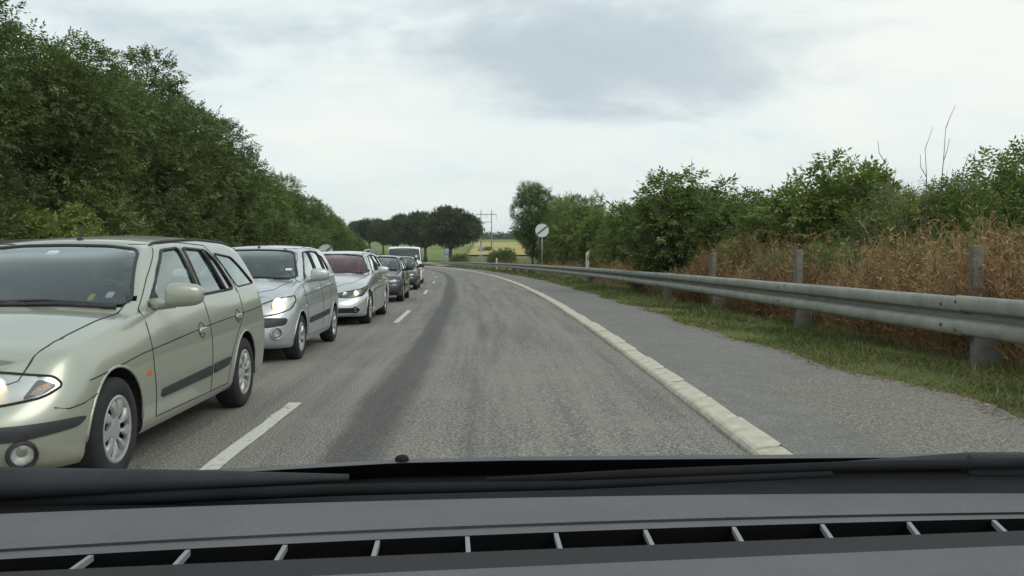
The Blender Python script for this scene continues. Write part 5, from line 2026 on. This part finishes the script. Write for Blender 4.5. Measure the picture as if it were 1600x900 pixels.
def foliage(name, mat, seed, lobes, twigs, leaflets, ln, wd, spread, droop=0.25, shell=0.45, zmin=0.05):
    r = np.random.default_rng(seed)
    p, d, w = crown_points(r, lobes, twigs, shell)
    keep = p[:, 2] > zmin
    p, d, w = p[keep], d[keep], w[keep]
    T = len(p)
    ax = unit(d + r.normal(0, 0.55, (T, 3)) + np.array((0, 0, 0.25)))
    ax[:, 2] -= droop * r.random(T)
    ax = unit(ax)
    lobe_t = r.normal(0, 0.09, len(lobes))[w]
    tw_t = np.clip(0.5 + lobe_t + r.normal(0, 0.13, T), 0, 1)
    up = unit(np.array((0, 0, 1.0)) + r.normal(0, 0.35, (T, 3)))
    side = unit(np.cross(ax, up))
    nrm = np.cross(side, ax)
    P, A, N_, L_, W_, TI = [], [], [], [], [], []
    k = leaflets
    for j in range(k):
        t = (j // 2 + 0.3) / max(1, (k - 1) / 2)
        sgn = 1 if j % 2 else -1
        if j == k - 1:
            sgn = 0
            t = 1.0
        pos = p + ax * (spread * t)[..., None] if isinstance(spread, np.ndarray) else p + ax * spread * t
        dirn = unit(ax * (0.55 if sgn else 1.0) + side * sgn * 0.85 + r.normal(0, 0.22, (T, 3)) - np.array((0, 0, 0.22)))
        P.append(pos)
        A.append(dirn)
        N_.append(unit(nrm + r.normal(0, 0.3, (T, 3))))
        sc = r.uniform(0.7, 1.2, T)
        L_.append(ln * sc)
        W_.append(wd * sc)
        TI.append(np.clip(tw_t + r.normal(0, 0.10, T), 0, 1))
    return leaves_mesh(name, mat, np.concatenate(P), np.concatenate(A), np.concatenate(N_), np.concatenate(L_), np.concatenate(W_), np.concatenate(TI))


def limbs_mesh(seed, lobes, h0, r0, base=(0, 0, -0.15), stems=1, mat=bark):
    r = np.random.default_rng(seed)
    m = MB()
    fork = Vector((r.normal(0, .1), r.normal(0, .1), h0))
    for s in range(stems):
        off = Vector((r.normal(0, .22), r.normal(0, .22), 0)) if stems > 1 else Vector((0, 0, 0))
        b = Vector(base) + off
        fk = fork + off * 1.8
        pts = [b, b.lerp(fk, .3) + Vector(r.normal(0, .03, 3)), b.lerp(fk, .7) + Vector(r.normal(0, .05, 3)), fk]
        m.tube(pts, [r0 * 1.35, r0, r0 * .9, r0 * .8], 9)
        for i, lb in enumerate(lobes):
            if stems > 1 and i % stems != s:
                continue
            c = Vector(lb[:3])
            q = fk.lerp(c, .5) + Vector(r.normal(0, .18, 3)) + Vector((0, 0, .12))
            rr = r0 * r.uniform(.28, .5)
            m.tube([fk - Vector((0, 0, .1)), q, c, c + (c - q) * .25 + Vector(r.normal(0, .1, 3))], [rr, rr * .75, rr * .45, rr * .15], 6)
            for j in range(3):
                e = c + Vector(unit(r.normal(size=(1, 3)))[0] * np.array(lb[3:6]) * 1.0)
                m.tube([q.lerp(c, .5), c.lerp(e, .5) + Vector(r.normal(0, .1, 3)), e], [rr * .4, rr * .25, rr * .06], 4)
    return m.mesh('limbs', mat, True)


def make_lobes(seed, n, env, zc, sz, flat=0.85, bottom=None):
    """n lobes spread over an ellipsoidal envelope"""
    r = np.random.default_rng(seed)
    out = []
    i = 0
    while len(out) < n:
        g = (len(out) + 0.5) / n
        ph = math.acos(1 - 2 * g)
        th = 2.399963 * len(out) + r.normal(0, .35)
        k = r.uniform(.55, 1.0)
        c = (env[0] * k * math.sin(ph) * math.cos(th), env[1] * k * math.sin(ph) * math.sin(th), zc + env[2] * k * math.cos(ph))
        s = sz * r.uniform(.7, 1.3)
        if bottom and c[2] < bottom:
            c = (c[0], c[1], bottom + r.uniform(0, .4))
        out.append((c[0], c[1], c[2], s, s, s * flat))
    return out


class Proto:
    def __init__(self, leaves, limbs):
        self.leaves, self.limbs = leaves, limbs


def plant(proto, name, loc, scale, rz, label, cat, group, parts=('crown', 'trunk'), tilt=0.0):
    root = empty(name, loc, rz)
    root.scale = scale if isinstance(scale, (tuple, list)) else (scale,) * 3
    root.rotation_euler = (tilt, tilt * .6, rz)
    props(root, label, cat, group)
    link(parts[0], proto.leaves, root)
    link(parts[1], proto.limbs, root)
    return root


lm_ash = leaf_mat('ash_leaf', (0.060, 0.086, 0.033), (0.120, 0.160, 0.062), (0.215, 0.258, 0.102))
lm_fresh = leaf_mat('fresh_leaf', (0.072, 0.108, 0.036), (0.145, 0.198, 0.068), (0.25, 0.305, 0.11))
lm_elder = leaf_mat('elder_leaf', (0.075, 0.112, 0.036), (0.150, 0.200, 0.066), (0.27, 0.31, 0.11))
lm_pale = leaf_mat('pale_leaf', (0.105, 0.145, 0.044), (0.205, 0.255, 0.080), (0.34, 0.37, 0.13))
lm_dark = leaf_mat('avenue_leaf', (0.045, 0.060, 0.030), (0.082, 0.104, 0.050), (0.135, 0.16, 0.074))
lm_grey = leaf_mat('willow_leaf', (0.085, 0.112, 0.055), (0.155, 0.19, 0.092), (0.25, 0.28, 0.14))

# --- prototypes (height about 8 m, crown down to the ground)
PT = []
for s in range(3):
    lb = make_lobes(11 + s, 16, (2.45, 2.45, 3.15), 4.2, 1.18, .85, .9)
    lb += make_lobes(31 + s, 8, (2.5, 2.5, .6), 1.1, .9, .9, .7)
    PT.append(Proto(foliage('crown', lm_ash, 50 + s, lb, 12500, 9, .125, .050, .25, .35, .6), limbs_mesh(70 + s, lb[::2], 1.6, .14)))
PF = []
for q in PT:
    me = q.leaves.copy()
    me.materials[0] = lm_fresh
    PF.append(Proto(me, q.limbs))
# shrubs about 3 m
PS = []
for s, (lm, ln, wd) in enumerate(((lm_elder, .125, .052), (lm_elder, .10, .042), (lm_pale, .15, .062), (lm_grey, .095, .022))):
    lb = make_lobes(111 + s, 20, (1.35, 1.35, 1.15), 1.55, .56, .9, .35)
    lb += make_lobes(141 + s, 7, (1.2, 1.2, .5), 2.55, .30, 1.25)
    PS.append(Proto(foliage('crown', lm, 150 + s, lb, 3900, 7, ln, wd, .20, .3, .4), limbs_mesh(170 + s, lb[::2], .5, .05, stems=4)))
# the same shrubs in the darker leaf of the left verge
for s in (0, 1):
    me = PS[s].leaves.copy()
    me.materials[0] = lm_ash
    PS.append(Proto(me, PS[s].limbs))
# slender airy tree about 9 m
lb = make_lobes(211, 22, (1.5, 1.5, 3.6), 5.0, .75, 1.0, .9)
P_WIL = Proto(foliage('crown', lm_fresh, 212, lb, 7200, 7, .17, .050, .30, .5, .35), limbs_mesh(213, lb[::2], 2.0, .12))
# roadside avenue trees, 12 m with a clear trunk
PA = []
for s in range(3):
    lb = make_lobes(311 + s, 24, (4.0, 4.0, 2.9), 7.3, 1.55, .85, 4.0)
    PA.append(Proto(foliage('crown', lm_dark, 320 + s, lb, 6000, 5, .42, .20, .45, .3, .6, 2.6), limbs_mesh(330 + s, lb[::2], 3.0, .34)))

# --- trees along the left verge
left = [(14.5, -14.2, 8.2), (19, -13.4, 8.1), (23.5, -13.6, 8.0), (28, -14.0, 8.3), (33, -14.4, 8.9), (39, -14.8, 8.9), (46, -15.2, 7.1), (53.5, -15.6, 7.3), (61.5, -16.2, 6.8),
        (70, -16.8, 6.8), (79, -17.8, 6.6), (89, -18.9, 6.5), (100, -20.3, 6.4), (112, -22, 6.3), (124, -24, 6.2), (27, -18.5, 8.6), (38, -19.5, 8.7), (50, -20.5, 7.5)]
LBL = ['tall dark green ash tree in the wooded verge behind the queuing cars']
for i, (d, x, h) in enumerate(left):
    k = h / 8.1
    lab = 'dense green ash tree of the lower far stretch of the left verge' if d > 44 else LBL[0]
    plant((PF if d > 44 else PT)[i % 3], 'ash_tree', (x, d, gz(x, d) - .05), (k * 1.08, k * 1.08, k), RNG.uniform(0, 6.28), lab, 'tree', 'ash trees behind the queue' if d <= 44 else 'lower ash trees down the left verge')
under = [(13, -11.2, .85, 1), (16.5, -11.0, .9, 0), (20.5, -10.7, .78, 2), (24, -11.3, 1.0, 1), (28.5, -11.5, 1.05, 0), (33, -11.7, 1.0, 1), (38, -12.0, 1.1, 0), (43.5, -12.4, 1.1, 1),
         (49.5, -12.8, 1.1, 0), (56, -13.1, 1.1, 1), (64, -14.2, 1.1, 0), (73, -15.0, 1.2, 1), (83, -16.0, 1.2, 0), (94, -17.4, 1.2, 1), (106, -19, 1.2, 0), (118, -21, 1.3, 1)]
for i, (d, x, k, t) in enumerate(under):
    lab = 'yellow-green bush in front of the tall ash trees' if t == 2 else 'green bush in the undergrowth along the left verge'
    plant(PS[t if t == 2 else t + 4], 'bush', (x, d, gz(x, d) - .05), (k * 1.1, k * 1.1, k), RNG.uniform(0, 6.28), lab, 'bush', None if t == 2 else 'undergrowth bushes of the left verge', ('crown', 'stems'))

# --- shrubs behind the guardrail: u, v of the top, distance, prototype, widening
right = [(1640, 215, 15.6, 1, 1.0, 'dark leafy shrub with upright shoots at the thick end of the weeds'),
         (1560, 262, 18.0, 1, 1.05, 'dark green shrub between the bare dead twigs and the upright-shoot shrub'),
         (1478, 280, 19.5, 1, 1.0, 'dark green shrub right beneath the bare dead twigs'),
         (1405, 275, 22.0, 3, 1.05, 'grey-green narrow-leaved shrub beside the bare dead twigs'),
         (1312, 246, 24.5, 2, 1.0, 'pale green large-leaved shrub rising above its neighbours'),
         (1235, 300, 27.0, 1, 1.2, 'low green shrub between the pale large-leaved shrub and the big elder'),
         (1165, 298, 30.0, 0, 1.15, 'green shrub hard against the side of the big elder bush'),
         (1062, 262, 33.5, 0, 1.12, 'big rounded elder bush hanging over the guardrail'),
         (988, 316, 46.0, 1, 1.0, 'low green shrub between the big elder and the marker post'),
         (950, 320, 58.0, 0, .95, 'broad green shrub standing behind the white marker post'),
         (908, 302, 73.0, 0, .85, 'rounded green shrub between marker post and round sign'),
         (880, 306, 80.0, 1, .7, 'dark shrub close to the round sign on its tall pole')]
for i, (u, v, d, t, wk, lab) in enumerate(right):
    top = px_at_d(u, v, d)
    g_ = gz(top.x, d)
    k = (top.z - g_) / 3.25
    plant(PS[t], 'shrub', (top.x, d, g_ - .05), (k * wk, k * wk, k), RNG.uniform(0, 6.28), lab, 'shrub', 'shrubs behind the guardrail', ('crown', 'stems'))
for i, (u, v, d, t) in enumerate(((1580, 300, 23, 0), (1480, 305, 26, 1), (1390, 300, 29, 0), (1290, 310, 33, 1), (1200, 318, 37, 0), (1110, 310, 43, 1), (1030, 318, 50, 0), (1690, 270, 19, 0))):
    top = px_at_d(u, v, d)
    g_ = gz(top.x, d)
    k = (top.z - g_) / 3.25
    plant(PS[t], 'shrub', (top.x, d, g_ - .05), (k * 1.25, k * 1.25, k), RNG.uniform(0, 6.28), 'green shrub of the back row behind the front shrubs', 'shrub', 'back row of shrubs', ('crown', 'stems'))
for i, (u, v, d) in enumerate(((1150, 372, 24), (1205, 380, 20.5), (1285, 372, 19), (1345, 368, 17.5), (1440, 376, 15.5), (1490, 352, 14.6), (1585, 362, 13.2), (1180, 356, 27))):
    top = px_at_d(u, v, d)
    g_ = gz(top.x, d)
    k = (top.z - g_) / 3.25
    plant(PS[(1, 3)[i % 2]], 'bush', (top.x, d, g_ - .05), (k * .8, k * .8, k), RNG.uniform(0, 6.28), 'small green bush growing up through the dead brown weeds', 'bush', 'small bushes among the dead weeds', ('crown', 'stems'))
top = px_at_d(824, 268, 84)
plant(P_WIL, 'willow_tree', (top.x + .5, 84, gz(top.x, 84)), ((top.z) / 9.2 * .92,) * 2 + (top.z / 9.2,), 1.0, 'tall slender airy tree behind the round sign', 'tree', None)
top = px_at_d(862, 298, 80)
plant(PT[1], 'ash_tree', (top.x + .6, 86, gz(top.x, 76)), (.74, .74, top.z / 8.1), 2.0, 'bushy green tree between the round sign and the slender airy tree', 'tree', None)
top = px_at_d(896, 304, 78)
plant(PT[2], 'ash_tree', (top.x + .8, 79, gz(top.x, 70)), (.72, .72, top.z / 8.3), 3.0, 'bushy green tree close behind the rounded shrub next to the round sign', 'tree', None)

# --- bare dead sapling
m = MB()
r = np.random.default_rng(5)
tz = px_at_d(1458, 198, 18.5)
g_ = gz(tz.x, 18.5)
H = tz.z - g_
for (bx, hh, lean) in ((0, H, .06), (-.12, H * .9, -.02), (.25, H * .78, .18), (-.45, H * .82, -.22), (.55, H * .76, .1)):
    p = Vector((bx * .6, r.normal(0, .1), 0))
    pts = [p]
    for q in range(6):
        p = p + Vector((lean * hh / 6 + r.normal(0, .012), r.normal(0, .02), hh / 6))
        pts.append(p)
    m.tube(pts, [.022, .02, .017, .014, .011, .008, .005], 5)
    for q in range(5):
        a = pts[3 + q % 4]
        sx = r.choice((-1, 1)) * r.uniform(.05, .12)
        m.tube([a, a + Vector((sx, r.normal(0, .05), .22)), a + Vector((sx * 1.5, r.normal(0, .06), .46))], [.008, .006, .004], 4)
o = m.build('dead_sapling', bsdf('dead_wood', (.13, .105, .085), .95, var=.2), None, True, loc=(tz.x, 18.5, g_ - .05))
props(o, 'bare dead twigs rising above the green shrubs', 'sapling')

# --- avenue in the distance
ave = [(705, 318, 172, 1.16, 'large rounded dark tree beside the end of the guardrail'), (664, 326, 192, 1.0, 'dark avenue tree next to the large rounded one, above the white van'),
       (642, 330, 206, .95, 'second avenue tree along from the large rounded dark tree'), (620, 337, 222, .95, 'third avenue tree along from the large rounded dark tree'),
       (599, 340, 238, .95, 'fourth avenue tree along from the large rounded dark tree'), (577, 338, 252, 1.0, 'fifth avenue tree along from the large rounded dark tree'), (560, 342, 268, 1.0, 'last avenue tree of the row, farthest from the large rounded one')]
for i, (u, v, d, wk, lab) in enumerate(ave):
    top = px_at_d(u, v, d)
    g_ = gz(top.x, d)
    k = (top.z - g_) / 11.6
    plant(PA[i % 3], 'avenue_tree', (top.x, d, g_ - .1), (k * wk, k * wk, k), RNG.uniform(0, 6.28), lab, 'tree', 'dark avenue trees in the distance')
for (u, v, d, t, wk, lab) in ((718, 396, 166, 1, 1.9, 'dark bush at the foot of the large rounded tree'), (790, 386, 132, 0, 1.2, 'small green bush beyond the rail in front of the crop field'),
                              (772, 391, 136, 1, 1.0, 'smaller green bush beyond the rail in front of the crop field'), (762, 384, 268, 3, 2.2, 'brown-green tuft at the foot of the pylon')):
    top = px_at_d(u, v, d)
    g_ = gz(top.x, d)
    k = (top.z - g_) / 3.25
    plant(PS[t], 'bush', (top.x, d, g_ - .05), (k * wk, k * wk, k), RNG.uniform(0, 6.28), lab, 'bush', None, ('crown', 'stems'))

# --- wood on the skyline and the hill beyond
r = np.random.default_rng(77)
n = 26000
x = r.uniform(-260, 420, n)
d = 590 + r.uniform(0, 50, n)
hh = 5.2 + 2.2 * np.sin(x * .11) * np.sin(x * .037 + 1) + 1.6 * np.sin(x * .43 + d * .2)
z = rise(d) + hh * r.random(n) ** .55
ax = unit(r.normal(size=(n, 3)))
me = leaves_mesh('far_wood', lm_dark, np.stack([x, d, z], -1), ax, unit(r.normal(size=(n, 3))), r.uniform(.9, 2.0, n), r.uniform(.7, 1.5, n), r.random(n))
props(link('far_wood', me), 'dark line of woodland along the far edge of the fields', 'woodland', kind='stuff')
V, F = [], []
xs = np.linspace(-900, 1500, 121)
for k, (dy, fz) in enumerate(((0, 0.0), (60, .6), (160, .93), (300, 1.0), (700, .9))):
    for i, xx in enumerate(xs):
        top_z = 47 + 5 * math.sin(xx * .006 + .6) + 1.3 * math.sin(xx * .05) + .8 * math.sin(xx * .21)
        V.append((xx, 1500 + dy, 24 + (top_z - 24) * fz))
nx = len(xs)
F = [(j * nx + i, j * nx + i + 1, (j + 1) * nx + i + 1, (j + 1) * nx + i) for j in range(4) for i in range(nx - 1)]
props(mk('hill', V, F, bsdf('wooded_hill', (.045, .062, .04), .95, var=.3, vscale=.05), smooth=True), kind='structure')

# ------------------------------------------------------------------ dead weeds behind and below the guardrail


def ribbons(name, mat, A, B, W, tint):
    n = len(A)
    ax = unit(B - A)
    s = unit(np.cross(ax, unit(RNG.normal(size=(n, 3))))) * (W / 2)[:, None]
    V = np.stack([A - s, A + s, B + s * .6, B - s * .6], 1).reshape(-1, 3)
    me = mesh_from(name, V, np.arange(4 * n).reshape(-1, 4), mat)
    at = me.attributes.new('tint', 'FLOAT', 'FACE')
    at.data.foreach_set('value', tint.astype(np.float32))
    return me


def weeds(n, dlo, dhi, olo, ohi, hlo, hhi, seed):
    r = np.random.default_rng(seed)
    d = dlo + (dhi - dlo) * r.random(n)
    off = olo + (ohi - olo) * r.random(n)
    x = kerb_x(d) + RAIL_OFF + off
    z = ground_z(x, d)
    h = r.uniform(hlo, hhi, n) * (0.72 + .20 * np.sin(d * 1.3 + off * 2.0) + .16 * np.sin(d * .55 + 1))
    h *= np.clip(.45 + off * .55, .4, 1.0)
    lean = r.normal(0, .17, (n, 2))
    A, B, W, T = [], [], [], []
    p = np.stack([x, d, z - .03], -1)
    tn = np.clip(r.uniform(0, 1, n) * .75 + .16 + .18 * np.sin(d * .9 + off * 1.5) + .14 * np.sin(d * 2.3 - off * 3.1), 0, 1)
    pts = [p]
    for k in range(4):
        lean = lean * .9 + r.normal(0, .06, (n, 2))
        step_ = np.stack([lean[:, 0] * h / 4, lean[:, 1] * h / 4, h / 4], -1)
        q = p + step_
        A.append(p); B.append(q); W.append(np.full(n, .011) * (1.15 - .2 * k)); T.append(tn)
        pts.append(q)
        p = q
    for j in range(7):
        f = r.uniform(.25, 1.0, n)
        k = np.minimum((f * 4).astype(int), 3)
        st = np.stack(pts, 0)
        a = st[k, np.arange(n)] + (st[k + 1, np.arange(n)] - st[k, np.arange(n)]) * (f * 4 - k)[:, None]
        dirn = unit(np.stack([r.normal(0, 1, n), r.normal(0, 1, n), r.uniform(.3, 2.6, n)], -1))
        ln_ = r.uniform(.12, .42, n)
        b = a + dirn * ln_[:, None]
        A.append(a); B.append(b); W.append(np.full(n, .006)); T.append(np.clip(tn + r.normal(0, .15, n), 0, 1))
        # seed heads and withered leaves
        for _ in range(2):
            c = a + (b - a) * r.uniform(.4, 1.0, n)[:, None]
            e = c + unit(r.normal(size=(n, 3)) + np.array((0, 0, -.3))) * r.uniform(.03, .09, n)[:, None]
            A.append(c); B.append(e); W.append(r.uniform(.008, .022, n)); T.append(np.clip(tn + r.normal(0, .25, n), 0, 1))
    return [np.concatenate(q) for q in (A, B, W, T)]


lm_dry = leaf_mat('dry_weed', (0.112, 0.060, 0.034), (0.245, 0.143, 0.076), (0.43, 0.305, 0.165), .15, .8)
sets = [weeds(5200, 7.5, 28, .45, 3.4, 1.15, 1.95, 1), weeds(1500, 28, 46, .4, 2.6, .8, 1.6, 2), weeds(1100, 46, 110, .4, 3.0, .7, 1.4, 3), weeds(1300, 7, 34, .36, .8, .35, .95, 4)]
A, B, W, T = (np.concatenate([s[i] for s in sets]) for i in range(4))
props(link('dead_weeds', ribbons('dead_weeds', lm_dry, A, B, W, T)), 'tangle of dry brown weed stems behind the guardrail', 'weeds', kind='stuff')

# ------------------------------------------------------------------ green grass of the verge
r = np.random.default_rng(9)


def blades(n, dlo, dhi, olo, ohi, hlo, hhi, pw=1.0, edge=True):
    d = dlo + (dhi - dlo) * r.random(n) ** pw
    t = r.random(n)
    e = kerb_x(d) + .20 + 1.86 + np.interp(d, d_p, wob_p)
    x = e - .08 + (kerb_x(d) + RAIL_OFF + .35 - e + .08) * t if edge else kerb_x(d) + olo + (ohi - olo) * t
    patchy = np.sin(x * 3.1 + d * 1.7) + np.sin(d * .9 - x * 2.3) + r.normal(0, .7, n)
    k = patchy > -.75
    d, x, t, patchy = d[k], x[k], t[k], patchy[k]
    n = len(d)
    z = ground_z(x, d)
    h = r.uniform(hlo, hhi, n) * (.35 + .75 * np.clip(t * 2.2, 0, 1)) * np.clip(.75 + .42 * patchy, .3, 2.0)
    ax = unit(np.stack([r.normal(0, .85, n), r.normal(0, .85, n), np.ones(n)], -1))
    return np.stack([x, d, z - .005], -1), ax, h


sets = [blades(30000, 4.5, 16, 0, 1.75, .04, .14), blades(26000, 16, 45, 0, 1.8, .05, .17), blades(14000, 45, 150, 0, 2.0, .08, .24)]
P = np.concatenate([s[0] for s in sets]); AX = np.concatenate([s[1] for s in sets]); Hh = np.concatenate([s[2] for s in sets])
n = len(P)
Wd = np.where(P[:, 1] < 16, .010, np.where(P[:, 1] < 45, .016, .04)) * r.uniform(.7, 1.6, n)
lm_grass = leaf_mat('verge_grass', (0.058, 0.084, 0.028), (0.110, 0.145, 0.050), (0.29, 0.255, 0.125), .25, .7)
tint = np.clip(r.normal(.36, .16, n) + .12 * np.sin(P[:, 1] * .8) + .12 * np.sin(P[:, 0] * 5.3 + P[:, 1] * 2.1) + (r.random(n) < .16) * .5, 0, 1)
props(link('verge_grass', leaves_mesh('verge_grass', lm_grass, P, AX, unit(r.normal(size=(n, 3))), Hh, Wd, tint, .05)), 'green grass strip between pavement and guardrail', 'grass', kind='stuff')
# left verge and rough grass by the fields
nn = 24000
d = 8 + 150 * r.random(nn) ** 1.4
x = centre_x(d) - 4.0 - 6.5 * r.random(nn)
props(link('rough_grass', leaves_mesh('rough_grass', lm_grass, np.stack([x, d, ground_z(x, d) - .01], -1), unit(np.stack([r.normal(0, .5, nn), r.normal(0, .5, nn), np.ones(nn)], -1)),
      unit(r.normal(size=(nn, 3))), r.uniform(.15, .45, nn), r.uniform(.015, .05, nn), np.clip(r.normal(.55, .2, nn), 0, 1), .05)), 'rough grass of the verge beyond the queuing cars', 'grass', kind='stuff')
# dry litter along the edge of the pavement
nn = 2600
d = 5 + 30 * r.random(nn) ** 1.3
e = kerb_x(d) + .20 + 1.86 + np.interp(d, d_p, wob_p)
x = e + r.normal(-.03, .10, nn)
z = np.maximum(ground_z(x, d), np.where(x < e, .053, 0)) + .006
ax = unit(np.stack([r.normal(0, 1, nn), r.normal(0, 1, nn), r.normal(0, .12, nn)], -1))
props(link('dry_litter', leaves_mesh('dry_litter', lm_dry, np.stack([x, d, z], -1), ax, np.tile(np.array((0, 0, 1.0)), (nn, 1)), r.uniform(.03, .14, nn), r.uniform(.006, .022, nn), r.random(nn), .05)),
      'dry stalks and leaf litter along the pavement edge', 'litter', kind='stuff')

# ------------------------------------------------------------------ light summer haze
hm = bpy.data.materials.new('haze_air')
hm.use_nodes = True
nt = NT(hm.node_tree)
pv = nt.n('ShaderNodeVolumePrincipled', {'Color': c4(0.82, 0.90, 0.97), 'Density': 0.0002, 'Anisotropy': 0.2})
out = nt.n('ShaderNodeOutputMaterial')
nt.t.links.new(pv.outputs[0], out.inputs['Volume'])
props(MB().box((0, 1300, 40), (8000, 5600, 84)).build('haze', hm), 'thin pale haze filling the air over the fields', 'haze', kind='stuff')
